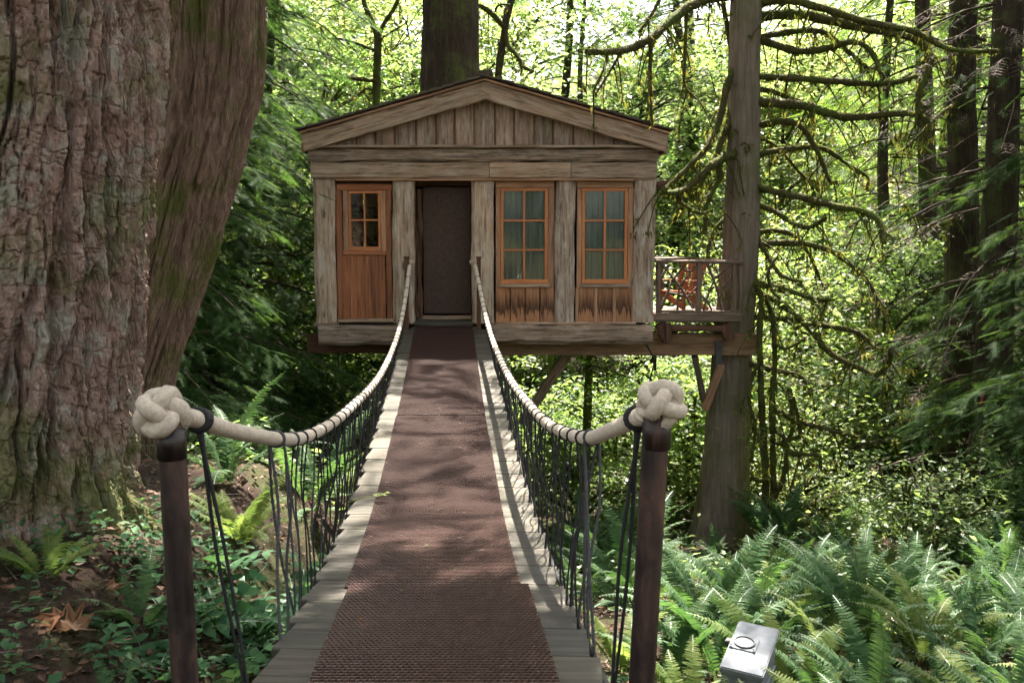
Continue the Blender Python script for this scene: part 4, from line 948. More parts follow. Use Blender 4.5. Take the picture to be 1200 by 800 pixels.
CL = [([(885, 20), (935, 17), (972, 24), (1029, 36), (1070, 45), (1089, 62), (1089, 82), (1077, 109), (1074, 146)], 15.4, 14.3, .085, .03),
      ([(880, 8), (916, 0), (954, 7), (1017, 26), (1070, 37), (1115, 58), (1171, 60)], 15.4, 13.6, .075, .03),
      ([(888, 46), (935, 60), (972, 56), (999, 49), (1021, 60), (1032, 86)], 15.3, 14.4, .065, .025),
      ([(888, 90), (935, 92), (987, 96), (1040, 98), (1075, 89)], 15.3, 14.2, .06, .035),
      ([(885, 120), (942, 124), (991, 137), (1062, 133), (1089, 142)], 15.3, 14.2, .08, .035),
      ([(884, 218), (905, 224), (946, 233), (980, 242), (1010, 247), (1032, 262), (1036, 285)], 15.3, 14.0, .065, .035),
      ([(884, 330), (905, 336), (927, 341), (957, 351), (978, 349)], 15.2, 14.4, .07, .03),
      ([(882, 340), (916, 356), (946, 382), (972, 412), (1002, 429), (1025, 437), (1040, 428), (1044, 412)], 15.2, 13.9, .055, .03),
      ([(885, 238), (912, 250), (930, 262), (950, 266), (968, 255)], 15.3, 14.5, .05, .025),
      ([(875, 425), (905, 433), (935, 440), (948, 450), (949, 462)], 15.2, 14.6, .06, .03),
      ([(862, 80), (852, 30), (845, -10)], 15.5, 15.5, .05, .03),
      ([(862, 180), (848, 185), (833, 195), (815, 212), (797, 224), (781, 226)], 15.2, 14.4, .075, .035),
      ([(865, 70), (852, 100), (842, 145), (829, 172), (812, 190), (790, 212), (775, 224)], 15.3, 14.6, .06, .03),
      ([(860, 130), (845, 165), (840, 190), (845, 205), (836, 222), (828, 240), (826, 270)], 15.3, 14.8, .055, .025),
      ([(800, 222), (795, 234), (806, 243), (822, 250), (835, 246)], 14.6, 14.6, .035, .02),
      ([(860, -5), (823, 0), (787, 23), (764, 44), (730, 59), (687, 61)], 15.3, 13.6, .085, .045),
      ([(763, 45), (762, 90), (764, 148)], 14.2, 14.2, .035, .018),
      ([(712, 62), (708, 80), (695, 108)], 14.0, 14.0, .025, .012), ([(728, 60), (716, 82), (697, 112)], 14.0, 14.0, .022, .01),
      ([(804, 14), (803, 60), (802, 98), (812, 112)], 14.8, 14.6, .03, .015), ([(775, -5), (762, 20), (748, 38)], 14.2, 14.0, .03, .012),
      ([(856, 250), (838, 268), (830, 292), (832, 305)], 15.4, 15.0, .04, .02), ([(804, 225), (815, 215), (826, 205), (850, 155), (858, 90)], 15.1, 15.4, .04, .03),
      ([(884, 270), (900, 300), (915, 322), (940, 330)], 15.3, 14.6, .045, .02), ([(884, 160), (910, 172), (940, 205), (962, 215)], 15.4, 15.8, .03, .015)]
_r = random.Random(17)
for k in range(7):                             # further arching limbs
    y0 = 45 + k * 52 + _r.uniform(-22, 22); L = _r.uniform(60, 150); up = _r.uniform(-6, 14); dr = _r.uniform(20, 65); Y1 = _r.uniform(13.8, 16.6)
    CL.append(([(884, y0), (884 + L * .3, y0 - up * .6), (884 + L * .6, y0 - up + dr * .15), (884 + L * .85, y0 + dr * .5), (884 + L, y0 + dr), (884 + L * (.98 if k % 2 else 1.1), y0 + dr * (1.5 if k % 2 else 1.0))], 15.3, Y1, _r.uniform(.04, .065), .015))
for a_ in CL: limb(cedar, *a_)
tb, lv = conifer_crown(np.random.default_rng(24), 11, 26, 4.6, 36, 0.55, 0.1, 0.5, 0.4, 0.26)
ob_ = np.array([0.4, 0.1, 0]); obj('branches', mesh_np('branches', tb[0] + ob_, tb[1], BK_DARK, True), cedar); obj('crown', mesh_np('crown', lv[0] + ob_, lv[1], L_CEDAR), cedar)

# moss-hung vine maple beside the cedar
vb = P(905, 610, 14.6); vb.z = gz(vb.x, vb.y) - 0.1
vine = thing('vine_maple', 'tangled vine maple hung with moss beside the straight cedar', 'tree', tuple(vb))
for a_ in [([(898, 640), (897, 560), (893, 480), (890, 400), (892, 350), (884, 330)], 14.6, 14.5, .06, .035), ([(906, 640), (906, 560), (905, 470), (908, 420), (905, 370), (896, 345)], 14.7, 14.6, .055, .03),
           ([(903, 590), (915, 568), (921, 540), (920, 515), (905, 500), (903, 470)], 14.5, 14.3, .04, .025), ([(880, 558), (892, 563), (904, 560), (912, 572), (920, 560)], 14.5, 14.4, .045, .03),
           ([(910, 520), (925, 515), (937, 510), (935, 490), (930, 465)], 14.6, 14.2, .04, .02), ([(910, 480), (935, 493), (960, 500), (985, 507), (1005, 512)], 14.6, 13.6, .045, .02),
           ([(922, 530), (942, 532), (960, 534), (962, 548)], 14.4, 14.1, .045, .02), ([(906, 400), (918, 408), (932, 404), (945, 395)], 14.6, 14.4, .03, .015),
           ([(925, 455), (928, 480), (928, 505), (920, 518)], 14.5, 14.5, .04, .03), ([(893, 420), (882, 440), (878, 470), (885, 500), (880, 540)], 14.5, 14.4, .03, .02),
           ([(905, 640), (930, 560), (945, 510), (960, 480)], 14.8, 15.2, .025, .015), ([(910, 640), (945, 590), (975, 540)], 14.8, 15.0, .02, .012), ([(915, 350), (905, 340), (900, 318), (912, 300)], 14.5, 14.6, .03, .02)]:
    limb(vine, *a_, name='stem', fringe=0.8, tw=2.2)
rg = np.random.default_rng(41); c = np.vstack([np.array(P(rg.uniform(880, 990), rg.uniform(330, 520), rg.uniform(14.2, 15.6))) for _ in range(42)])
q = (c[:, None] + rg.normal(0, 1, (42, 26, 3)) * np.array([.22, .22, .1])).reshape(-1, 3); a = rg.uniform(0, 6.28, len(q))
V, F = scatter(*MAPLE, q - np.array(vb), np.stack([np.cos(a), np.sin(a), rg.uniform(-.6, .1, len(q))], -1), np.array([0, 0, 1]) + rg.normal(0, .4, (len(q), 3)), rg.uniform(.05, .1, len(q)))
obj('crown', mesh_np('crown', V, F, L_MAPLE2), vine)

# two dark trunks on the right
for pp, Y, rad, lab in (([(1128, 570), (1126, 400), (1128, 200), (1130, 0)], 17.0, (0.34, 0.29, 0.25, 0.22), 'dark mossy trunk standing beside the darker trunk with pink tape'),
                        ([(1160, 590), (1164, 400), (1174, 200), (1183, 0)], 15.0, (0.34, 0.27, 0.24, 0.22), 'darkest conifer trunk, marked with pink tape, on the ferny slope')):
    pt = [P(a, b, Y) for a, b in pp]; b0 = Vector((pt[0].x, Y, gz(pt[0].x, Y))); t = thing('dark_conifer', lab, 'tree', tuple(b0))
    V, F = tube([b0 + Vector((0, 0, -.5)), b0] + pt[1:] + [pt[-1] + Vector((.1, 0, 8)), pt[-1] + Vector((.2, 0, 18))], [rad[0] * 1.15, rad[0]] + list(rad[1:]) + [.18, .05], 72, True, mid_disp, 240)
    obj('trunk', mesh_np('trunk', V - np.array(b0), F, BK_DARK, True), t)
    tb, lv = conifer_crown(np.random.default_rng(int(Y)), 2.6, 22, 3.0, 48, 0.36, 0.05, 0.5, 0.34, 0.22, SPRAYN)
    obj('branches', mesh_np('branches', *tb, BK_DARK, True), t); obj('crown', mesh_np('crown', *lv, L_CONIFER), t)
    tb, lv = conifer_crown(np.random.default_rng(int(Y) + 5), 0.8, 11, 2.9, 60, 0.4, 0.1, 0.55, 0.5, 0.4, TWIGS, 0.018)
    V, F = tb; obj('dead_branches', mesh_np('dead_branches', V, F, TWIG, True), t); obj('dead_twigs', mesh_np('dead_twigs', *lv, TWIG), t, kind='stuff')
    if Y < 16:
        V, F = tube([P(1154, 452, Y - .33), P(1152, 462, Y - .36), P(1150, 470, Y - .37), P(1149, 476, Y - .36)], [.012, .016, .014, .006], 6, True, None, 14)
        tag(obj('marker_tape', mesh_np('marker_tape', V, F, PINK)), 'pink marker tape tied on the darkest conifer trunk', 'tape')
    else:
        for a_ in (([(1130, 545), (1100, 560), (1075, 555), (1055, 540), (1048, 515)], 16.6, 15.4, .05, .02), ([(1125, 500), (1108, 480), (1095, 465), (1080, 470), (1060, 488)], 16.6, 15.6, .04, .015),
                   ([(1126, 250), (1105, 262), (1085, 258), (1060, 240)], 16.7, 15.5, .04, .015), ([(1122, 120), (1100, 135), (1070, 165), (1050, 180)], 16.8, 15.6, .035, .012)):
            limb(t, *a_)

LAND = [((bx.x, bx.y), 'the grey metal box'), ((cb_.x, CY), 'the straight cedar'), ((vb.x, vb.y), 'the moss-hung vine maple'), ((6.9, 15.0), 'the trunk with pink tape'), ((7.7, 17.0), 'the dark mossy trunk'),
        ((6.5, 10.3), 'the low-boughed hemlock'), ((-0.3, 6.0), 'the bridge planks'), ((-0.9, 12.5), 'the doorway end of the bridge'), ((2.3, 18.0), 'the balcony'), ((-1.0, 18.5), 'the treehouse floor'), ((-4.7, 12.7), 'the dark drooping hemlock'),
        ((3.5, 10.5), 'the open fern slope'), ((1.2, 3.0), 'the steel post by the box'), ((-1.2, 19.3), 'the thick trunk behind the roof'), ((3.2, 26.0), 'the bright clearing'), ((-7, 24), 'the leaning trunk'), ((10, 26), 'the dark trunks')]
def by(x, y):
    d, n = min((math.hypot(x - a[0], y - a[1]), n) for a, n in LAND)
    return ('close beside ' if d < 1.3 else 'near ' if d < 3.2 else 'beyond ') + n
# ------------------------------------------------------------------ forest trees in copies
rg = np.random.default_rng(77)
def conifer_proto(seed, H, z0, lmax, nl, spray, r0, mat, lab, group, name='hemlock', shape=SPRAYN, sub=0.26, step=0.15, droop=0.5):
    r = np.random.default_rng(seed); tb, lv = conifer_crown(r, z0, H, lmax, nl, spray, 0.12, droop, sub, step, shape)
    return Proto(name, 'tree', group, lab, tree_parts(straight_trunk(r, H, r0, 0.03), tb, lv, BK_DARK, mat))
near_hem = conifer_proto(101, 13, 0.7, 2.7, 118, 0.32, 0.15, L_CONIFER, 'dark drooping hemlock between the leaning trunk and the treehouse', 'hemlocks', sub=0.17, step=0.11)
mid_con = conifer_proto(102, 20, 0.8, 3.6, 84, 0.5, 0.24, L_CEDAR, 'feathery green conifer in the wood behind the treehouse', 'conifers in the wood', 'conifer', SPRAY, 0.36, 0.24)
mid_con2 = conifer_proto(103, 24, 2.0, 4.2, 84, 0.58, 0.28, L_CONIFER, 'feathery green conifer in the wood behind the treehouse', 'conifers in the wood', 'conifer', SPRAY, 0.42, 0.28)
def maple_proto(seed, H, z0, rad, nl, leaves, size, mat, lab, group, r0=0.16, name='maple', lean=0.04, bmat=BK_MOSS, **k):
    r = np.random.default_rng(seed); tb, lv = leaf_crown(r, H, z0, rad, nl, leaves, size, **k)
    return Proto(name, 'tree', group, lab, tree_parts(straight_trunk(r, H * 0.86, r0, 0.03, lean), tb, lv, bmat, mat))
LM = 'sunlit yellow-green maple in the wood behind the treehouse'
map_a = maple_proto(201, 11, 0.6, 3.4, 26, 15000, 0.17, L_MAPLE, LM, 'maples in the wood', spread=0.5)
map_b = maple_proto(202, 15, 1.5, 4.4, 30, 17000, 0.21, L_MAPLE2, LM, 'maples in the wood', spread=0.62)
map_c = maple_proto(203, 7, 0.3, 2.4, 22, 8000, 0.12, L_SHRUB, 'small bright understory maple in the hollow beneath the treehouse', 'understory maples', 0.05, 'understory_maple', 0.06, spread=0.36)

near_hem.place(-4.75, 12.7, 0.4, 0.95)
near_hem.place(-5.6, 15.5, 2.4, 1.15, label='taller drooping hemlock farther behind the leaning trunk')
near_hem.place(-4.55, 16.8, 5.0, 1.1, label='drooping hemlock close against the cedar-door side of the treehouse')
near_hem.place(-6.9, 18.5, 3.1, 1.25, label='tallest drooping hemlock in the shade behind the leaning trunk')
near_hem.place(-4.9, 21.5, 1.1, 1.2, label='drooping hemlock beyond the back corner of the treehouse')
near_hem.place(7.3, 10.6, 1.0, 0.9, label='drooping hemlock whose low boughs sweep over the sunlit ferns')
near_hem.place(9.2, 14.0, 4.0, 1.2, label='drooping hemlock behind the trunk with pink tape')
for x, y, s in ((6.2, 37, 1.0), (3.4, 43, 1.1), (-8, 23, 1.0), (9.5, 22, 1.0), (12.5, 27, 1.1), (-14, 29, 1.1), (1.5, 40, 1.2), (16, 36, 1.2), (-6, 44, 1.2), (8, 46, 1.25), (-20, 40, 1.2), (24, 44, 1.2), (-13, 55, 1.3), (15, 58, 1.3)):
    m_ = mid_con if rg.random() < .5 else mid_con2; w_ = ('feathery light conifer ' if m_ is mid_con else 'taller dark feathery conifer ') + ('deep in the wood ' if y > 33 else '') + by(x, y)
    m_.place(x + rg.uniform(-.8, .8), y + rg.uniform(-1, 1), None, s * rg.uniform(.9, 1.1), label=w_, group=w_)
for x, y, s in ((-5.5, 26, .95), (-2.5, 30, 1.0), (8.6, 33, 1.0), (-10, 34, 1.1), (0.5, 35, 1.05), (11, 34, 1.0), (-4.5, 38, 1.1), (5, 39, 1.1), (17, 30, 1.0), (-17, 36, 1.1), (21, 38, 1.1), (-9, 47, 1.2), (2, 52, 1.2), (12, 50, 1.2)):
    m_ = map_a if rg.random() < .5 else map_b; w_ = ('sunlit green maple ' if m_ is map_a else 'tall golden-green maple ') + ('deep in the wood ' if y > 33 else '') + by(x, y)
    m_.place(x + rg.uniform(-.8, .8), y + rg.uniform(-1, 1), None, s * rg.uniform(.9, 1.1), label=w_, group=w_)
for x, y, s in ((-2.3, 19.5, .8), (2.6, 18.5, .7), (-4.6, 20, .9), (5.6, 18.6, .7), (-7, 18, .85), (7.6, 20, .9), (9.8, 18.6, .8), (-4.4, 17.2, .6), (6, 23, .9)):
    map_c.place(x, y, None, s * rg.uniform(.9, 1.1), label='small bright understory maple ' + by(x, y), group='understory maples ' + by(x, y))
for x, y, s_, l in ((8.8, 23.5, .8, 'feathery conifer between the straight cedar and the dark trunks'), (9.6, 18.3, .7, 'feathery conifer behind the trunk with pink tape')):
    mid_con.place(x, y, None, s_, label=l, group='conifers beside the cedar')
# trees behind the viewer
for x, y, s, pr_ in ((-12, -16, 1.0, mid_con), (11, -17, 1.0, mid_con2), (1.5, -30, 1.1, map_b), (-17, -9, 1.1, map_a), (15, -6, 1.1, mid_con)):
    pr_.place(x, y, None, s, label='tree standing behind the start of the footbridge', group='trees behind the bridge start')

# slender mossy trunks that show by themselves
def slim(name, pix, Y, r0, r1, label, limbs=(), group=None, mat=BK_MOSS):
    pt = [P(a, b, Y) for a, b in pix]; b0 = Vector((pt[0].x, Y, gz(pt[0].x, Y))); t = thing(name, label, 'tree', tuple(b0), group)
    n = len(pt) + 1; V, F = tube([b0 + Vector((0, 0, -.3)), b0] + pt[1:], np.linspace(r0, r1, n), 12, True, lambda th, s, r: r * .5 * (fbm(np.stack([np.cos(th) * 1.5, np.sin(th) * 1.5, s * 3], -1), 91, 3) - .5), 80)
    obj('trunk', mesh_np('trunk', V - np.array(b0), F, mat, True), t)
    for a_ in limbs: limb(t, *a_, fringe=0.4)
    return t
slim('slender_maple', [(440, 560), (438, 300), (441, 120), (443, 45)], 23.0, .12, .085, 'slender maple with forked bare limbs seen left of the roof', [([(443, 48), (438, 30), (430, 12), (424, -5)], 23, 23, .08, .05), ([(443, 45), (450, 28), (462, 10), (468, -5)], 23, 23, .06, .04),
     ([(440, 95), (415, 92), (395, 90), (372, 88)], 23, 22, .06, .02), ([(441, 60), (420, 52), (400, 46), (385, 45), (375, 32)], 23, 22.4, .045, .015), ([(441, 50), (455, 40), (475, 28)], 23, 22.6, .035, .012), ([(440, 110), (430, 104), (415, 115), (400, 124)], 23, 22.4, .04, .015), ([(424, -5), (405, 2), (385, 8)], 23, 22.6, .03, .012)])
slim('mossy_sapling', [(686, 560), (688, 500), (690, 440), (690, 405), (688, 380)], 18.0, .085, .07, 'mossy sapling trunk standing under the treehouse girder')
slim('mossy_sapling', [(642, 580), (643, 480), (646, 400)], 21.0, .09, .06, 'thin mossy sapling trunk behind the grey diagonal brace')
slim('bare_snag', [(1010, 470), (1011, 440), (1013, 400), (1012, 340)], 30.0, .26, .22, 'dark broken stump standing in the bright clearing', mat=BK_DARK)
slim('dead_tree', [(575, 230), (580, 160), (592, 32), (601, -4)], 21.5, .09, .07, 'dark dead tree with crooked limbs seen right of the ridge', [([(592, 33), (575, 15), (560, 6), (548, 0)], 21.5, 21, .07, .04), ([(592, 33), (595, 52), (606, 66), (613, 78), (625, 84)], 21.5, 21, .06, .03), ([(608, 66), (612, 85)], 21.3, 21.3, .03, .02), ([(580, 14), (585, 6), (598, 6)], 21.2, 21, .03, .02)], mat=BK_DARK)

# distant wood on the rising ground
rg = np.random.default_rng(300); nb = 900; bx_ = rg.uniform(-75, 75, nb); by_ = rg.uniform(56, 118, nb)
hz = rg.uniform(0.5, 15, nb); c = np.stack([bx_, by_, G(bx_, by_) + hz], -1)
q = (c[:, None] + rg.normal(0, 1, (nb, 85, 3)) * np.array([1.5, 1.5, 0.8])).reshape(-1, 3); a = rg.uniform(0, 6.28, len(q))
V, F = scatter(*LEAF2, q, np.stack([np.cos(a), np.sin(a), rg.uniform(-.8, .1, len(q))], -1), np.array([0, 0, 1]) + rg.normal(0, .45, (len(q), 3)), rg.uniform(.3, .7, len(q)))
tag(obj('distant_wood', mesh_np('distant_wood', V, F, L_MAPLE), kind='stuff'), 'distant sunlit wood filling the gaps between the trees', 'wood')

# ------------------------------------------------------------------ shrubs
def shrub_proto(seed, H, rad, leaves, size, mat, lab, group, name='shrub'):
    r = np.random.default_rng(seed); tb, lv = leaf_crown(r, H, 0.1, rad, 9, leaves, size, flat=0.5, spread=0.24)
    return Proto(name, 'shrub', group, lab, [('stems', mesh_np('stems', *tb, BK_MOSS, True), None), ('foliage', mesh_np('foliage', *lv, mat), None)])
sh1 = shrub_proto(401, 1.5, 0.8, 2600, 0.085, L_SHRUB, 'leafy green shrub in the hollow below the bridge', 'shrubs in the hollow')
sh2 = shrub_proto(402, 1.0, 0.7, 2200, 0.065, L_PALE, 'pale yellow-green shrub in the sunlit hollow', 'pale shrubs in the hollow', 'pale_shrub')
rg = np.random.default_rng(410)
for k in range(78):
    y = rg.uniform(9, 33); x = rg.uniform(-0.55, 0.6) * y * 0.95
    if y < 14.5 and -6.0 < x < 2.6: y += 7
    if abs(x - P(848, 500, y).x) < 1.1 and y < 15.9: continue
    if rg.random() < .62: sh1.place(x, y, None, rg.uniform(0.8, 1.7), label='leafy green shrub in the hollow ' + by(x, y), group='green shrubs ' + by(x, y))
    else: sh2.place(x, y, None, rg.uniform(0.8, 1.7), label='pale yellow-green shrub in the hollow ' + by(x, y), group='pale shrubs ' + by(x, y))

# ------------------------------------------------------------------ ferns
def frond_mesh(name, L, a0, curve, n, wid, mat, pw=0.028, droop=0.15, seed=0):
    r = np.random.default_rng(seed); s = np.linspace(0, 1, 24); ang = a0 - curve * s ** 1.25
    dx, dz = np.cos(ang) * L / 23, np.sin(ang) * L / 23
    X = np.concatenate([[0], np.cumsum(dx[:-1])]); Z = np.concatenate([[0], np.cumsum(dz[:-1])]); Yb = 0.03 * L * np.sin(s * 3 + seed)
    rv = np.stack([X, Yb, Z], -1); w = np.linspace(0.006, 0.0015, 24)
    V = [rv + np.stack([0 * w, w, 0 * w], -1), rv - np.stack([0 * w, w, 0 * w], -1)]; V = np.vstack(V); k = np.arange(23)
    F = np.vstack([np.stack([k, k + 1, k + 25], -1), np.stack([k, k + 25, k + 24], -1)])
    sp = np.linspace(0.12, 0.985, n); PP, DD, NN, SS = [], [], [], []
    for sg in (1, -1):
        ps = np.stack([np.interp(sp, s, X), np.interp(sp, s, Yb), np.interp(sp, s, Z)], -1); an = np.interp(sp, s, ang)
        tg = np.stack([np.cos(an), 0 * an, np.sin(an)], -1); up = np.stack([-np.sin(an), 0 * an, np.cos(an)], -1)
        ln = wid * np.minimum(1, (sp * 3.2) ** 0.6 * 0.75 + .1) * (1 - sp ** 2.6) ** 0.8 + 0.012
        PP.append(ps); DD.append(np.array([0, sg, 0]) + tg * 0.28 - up * droop + r.normal(0, 0.07, (n, 3))); NN.append(up + r.normal(0, .12, (n, 3))); SS.append(ln * r.uniform(.88, 1.08, n))
    tv = np.array([[0, .5, 0], [0, -.5, 0], [0.55, -.42, .04], [1, 0, -.06], [0.55, .42, .04]], float); tv[:, 1] *= pw / wid * 1.0
    V2, F2 = scatter(tv, np.array([[0, 1, 2], [0, 2, 4], [4, 2, 3]]), np.vstack(PP), np.vstack(DD), np.vstack(NN), np.concatenate(SS))
    V, F = join([(V, F), (V2, F2)]); return mesh_np(name, V, F, mat)
FR = [frond_mesh('frond', 0.95, 1.2, 1.25, 34, 0.105, L_FERN, seed=1), frond_mesh('frond', 0.85, 1.05, 1.15, 32, 0.098, L_FERN, seed=2), frond_mesh('frond', 0.75, 0.85, 1.0, 30, 0.09, L_FERN, seed=3), frond_mesh('frond', 1.0, 1.35, 1.0, 34, 0.11, L_FERN, seed=4)]
FB = [frond_mesh('frond', 0.85, 1.1, 1.2, 32, 0.10, L_FERNB, seed=5), frond_mesh('frond', 0.7, 0.9, 1.05, 28, 0.095, L_FERNB, seed=6)]
FD = frond_mesh('frond', 0.7, 0.35, 0.7, 26, 0.08, L_DEAD, seed=7)
GR = [frond_mesh('leaf', 0.42, 0.7, 0.8, 6, 0.10, L_BROAD, 0.055, 0.1, 8), frond_mesh('leaf', 0.36, 1.0, 1.0, 5, 0.095, L_BROAD, 0.055, 0.1, 9)]
fr = random.Random(9)
def fern(x, y, sc, label, group, bank=FR, n=None, name='sword_fern', part='frond', cat='fern', dead=0.05):
    z = gz(x, y) - 0.03; t = thing(name, label, cat, (x, y, z), group); n = n or fr.randint(10, 17); a = fr.uniform(0, 6.28)
    for k in range(n):
        m = FD if fr.random() < dead and cat == 'fern' else fr.choice(bank); a += 2.399963 * fr.uniform(.85, 1.15)
        o = obj(part, m, t); s = sc * fr.uniform(.7, 1.12); o.scale = (s, s, s); o.location = (0.03 * math.cos(a), 0.03 * math.sin(a), 0)
        o.rotation_euler = (fr.uniform(-.3, .3), fr.uniform(-.35, .3), a)
    return t
rg = np.random.default_rng(500); placed = []
def free(x, y, d):
    if any((x - a) ** 2 + (y - b) ** 2 < d * d for a, b in placed): return False
    placed.append((x, y)); return True
tries = 0; cnt = 0
while cnt < 132 and tries < 6000:
    tries += 1; y = rg.uniform(3.9, 17) if rg.random() < .8 else rg.uniform(15, 24); x = rg.uniform(0.55, 0.62 * y + 1.0)
    px = 600 + FPX * x / y
    if y < 5.8 and x < 1.75: continue
    if abs(x - bc(y)) < 0.75 and y < 8: continue
    if y < 9.0 and x < 1.5 and rg.random() < .6: continue
    if math.hypot(x - cb_.x, y - CY) < 0.75 or math.hypot(x - bx.x, y - bx.y) < 0.75: continue
    if not free(x, y, 0.52 + 0.012 * y): continue
    b = FB if rg.random() < .28 else FR
    sz = .5 if y < 15.3 and y > 9 and abs(px - 848) < 55 else 1.0
    if b is FB: fern(x, y, sz * rg.uniform(.65, 1.2), 'pale green sword fern growing ' + by(x, y), 'pale ferns ' + by(x, y), b)
    else: fern(x, y, sz * rg.uniform(.65, 1.3), 'dark green sword fern growing ' + by(x, y), 'dark ferns ' + by(x, y), b)
    cnt += 1
n_ = 0
for _ in range(900):
    y = rg.uniform(4.2, 9.5); x = rg.uniform(max(1.5, .22 * y), .6 * y + .5)
    if n_ > 46 or math.hypot(x - bx.x, y - bx.y) < .62 or not free(x, y, .40): continue
    n_ += 1; b = FB if rg.random() < .3 else FR
    fern(x, y, rg.uniform(.5, .95), ('small pale' if b is FB else 'small dark') + ' sword fern filling the gap ' + by(x, y), 'small ferns ' + ('pale ' if b is FB else 'dark ') + by(x, y), b)
for x, y, s in ((1.05, 3.95, .6), (1.55, 4.3, .65), (0.85, 4.6, .6), (1.75, 5.3, .7), (0.95, 5.7, .8), (2.3, 4.5, .8)):
    fern(x, y, s, 'small fern clump crowding round the grey metal box', 'ferns round the box', FB if y < 4.7 else FR)
for x, y, s in ((-1.75, 6.2, .75), (-2.1, 7.2, .9), (-1.7, 8.2, 1.1), (-2.6, 9.4, 1.1), (-3.4, 10.2, 1.0), (-1.9, 10.4, 1.1), (-2.9, 12.2, 1.0), (-4.2, 14, 1.1), (-2.2, 13.6, 1.0), (-2.2, 4.55, .5), (-1.75, 4.5, .5), (-2.75, 4.3, .5), (-1.5, 3.6, .4)):
    fern(x, y, s, 'fern on the bank beside the bridge, behind the furrowed fir', 'ferns on the bank', FB if rg.random() < .6 else FR)
for x, y, s in ((-1.35, 4.5, .9), (-1.5, 4.95, 1.1), (-1.35, 5.4, 1.1), (-1.7, 5.5, 1.0), (-1.3, 5.9, 1.0), (-1.2, 4.05, .7), (-1.55, 4.2, .8), (-1.45, 6.6, 1.0), (-1.62, 4.62, .9), (-1.4, 5.15, 1.2)):
    fern(x, y, s, 'glossy broad-leaved undergrowth plant beside the hanging cords', 'undergrowth on the bank', GR, fr.randint(9, 14), 'oregon_grape', 'leaf', 'plant')

# seedlings, fallen leaves, litter
def seedling(seed):
    r = np.random.default_rng(seed); n = 7; a = r.uniform(0, 6.28, n); h = r.uniform(.03, .11, n); p = np.stack([.02 * np.cos(a), .02 * np.sin(a), h], -1)
    A = scatter(*LEAF2, p, np.stack([np.cos(a), np.sin(a), r.uniform(-.3, .4, n)], -1), np.tile([0, 0, 1.], (n, 1)) + r.normal(0, .15, (n, 3)), r.uniform(.05, .085, n))
    tv = np.array([[0, .004, 0], [0, -.004, 0], [1, 0, 0]]); B = scatter(tv, np.array([[0, 1, 2]]), np.zeros((n, 3)), p, r.normal(0, 1, (n, 3)), np.linalg.norm(p, axis=1))
    V, F = join([A, B]); return mesh_np('seedling', V, F, L_BROAD)
SD = [seedling(s) for s in range(4)]; rg = np.random.default_rng(600)
for k in range(170):
    y = rg.uniform(2.7, 5.4); x = -rg.uniform(1.15, 2.9 if y < 4.6 else 2.0)
    o = tag(obj('seedling', SD[k % 4]), 'small green seedling in the leaf litter at the foot of the furrowed fir', 'seedling', 'seedlings under the fir')
    s = rg.uniform(.5, 1.2); o.location = (x, y, gz(x, y) - .005); o.scale = (s, s, s); o.rotation_euler = (0, 0, rg.uniform(0, 6.28))

def big_leaf(size, curl, seed, mat):
    r = np.random.default_rng(seed); out = [(0.0, 0.0)]
    lob = [(-2.5, .45), (-1.9, .28), (-1.25, .85), (-.85, .42), (-.45, .95), (-.2, .5), (0, 1.1), (.2, .5), (.45, .95), (.85, .42), (1.25, .85), (1.9, .28), (2.5, .45)]
    V = [(0, 0, 0)]; F = []
    for a, l in lob:
        l *= r.uniform(.88, 1.08); V.append((l * .5 * math.cos(a), l * .5 * math.sin(a), .1 * curl * math.sin(a * 2 + .4) * 0.5)); V.append((l * math.cos(a), l * math.sin(a), curl * (.22 * math.sin(a * 2.3 + seed) + .25 * l * l)))
    m = len(lob)
    for k in range(m - 1): i, j = 1 + 2 * k, 3 + 2 * k; F += [(0, i, j), (i, i + 1, j + 1), (i, j + 1, j)]
    return mesh_np('leaf', np.array(V) * size, np.array(F), mat)
def ground_depth(px, py):
    for Y in np.arange(1.5, 30, 0.02):
        p = P(px, py, float(Y))
        if p.z <= gz(p.x, p.y): return float(Y)
    return 6.0
def put_leaf(px, py, Y, size, label, curl, seed, mat=L_DEAD, z=None, tilt=(0, 0)):
    Y = ground_depth(px, py) if z is None else Y
    p = P(px, py, Y); o = tag(obj('fallen_leaf', big_leaf(size, curl, seed, mat)), label, 'leaf')
    o.location = (p.x, p.y, (gz(p.x, p.y) if z is None else z) + (0.05 if z is None else 0.02)); o.rotation_euler = (*tilt, seed * 1.7); return o
put_leaf(85, 752, 3.62, 0.15, 'big brown fallen maple leaf at the foot of the furrowed fir', 0.8, 1, tilt=(.25, -.1))
put_leaf(70, 735, 3.78, 0.12, 'brown fallen maple leaf behind the biggest brown leaf', 0.9, 2, tilt=(-.2, .4))
for k, (px, py, Y) in enumerate(((170, 706, 3.95), (130, 700, 4.0), (285, 640, 4.6), (300, 660, 4.4), (255, 720, 3.7))):
    o = put_leaf(px, py, Y, 0.07, 'small orange-brown fallen leaf in the litter beside the steel post', 0.7, 3 + k, tilt=(.3, .2)); o['group'] = 'small fallen leaves'
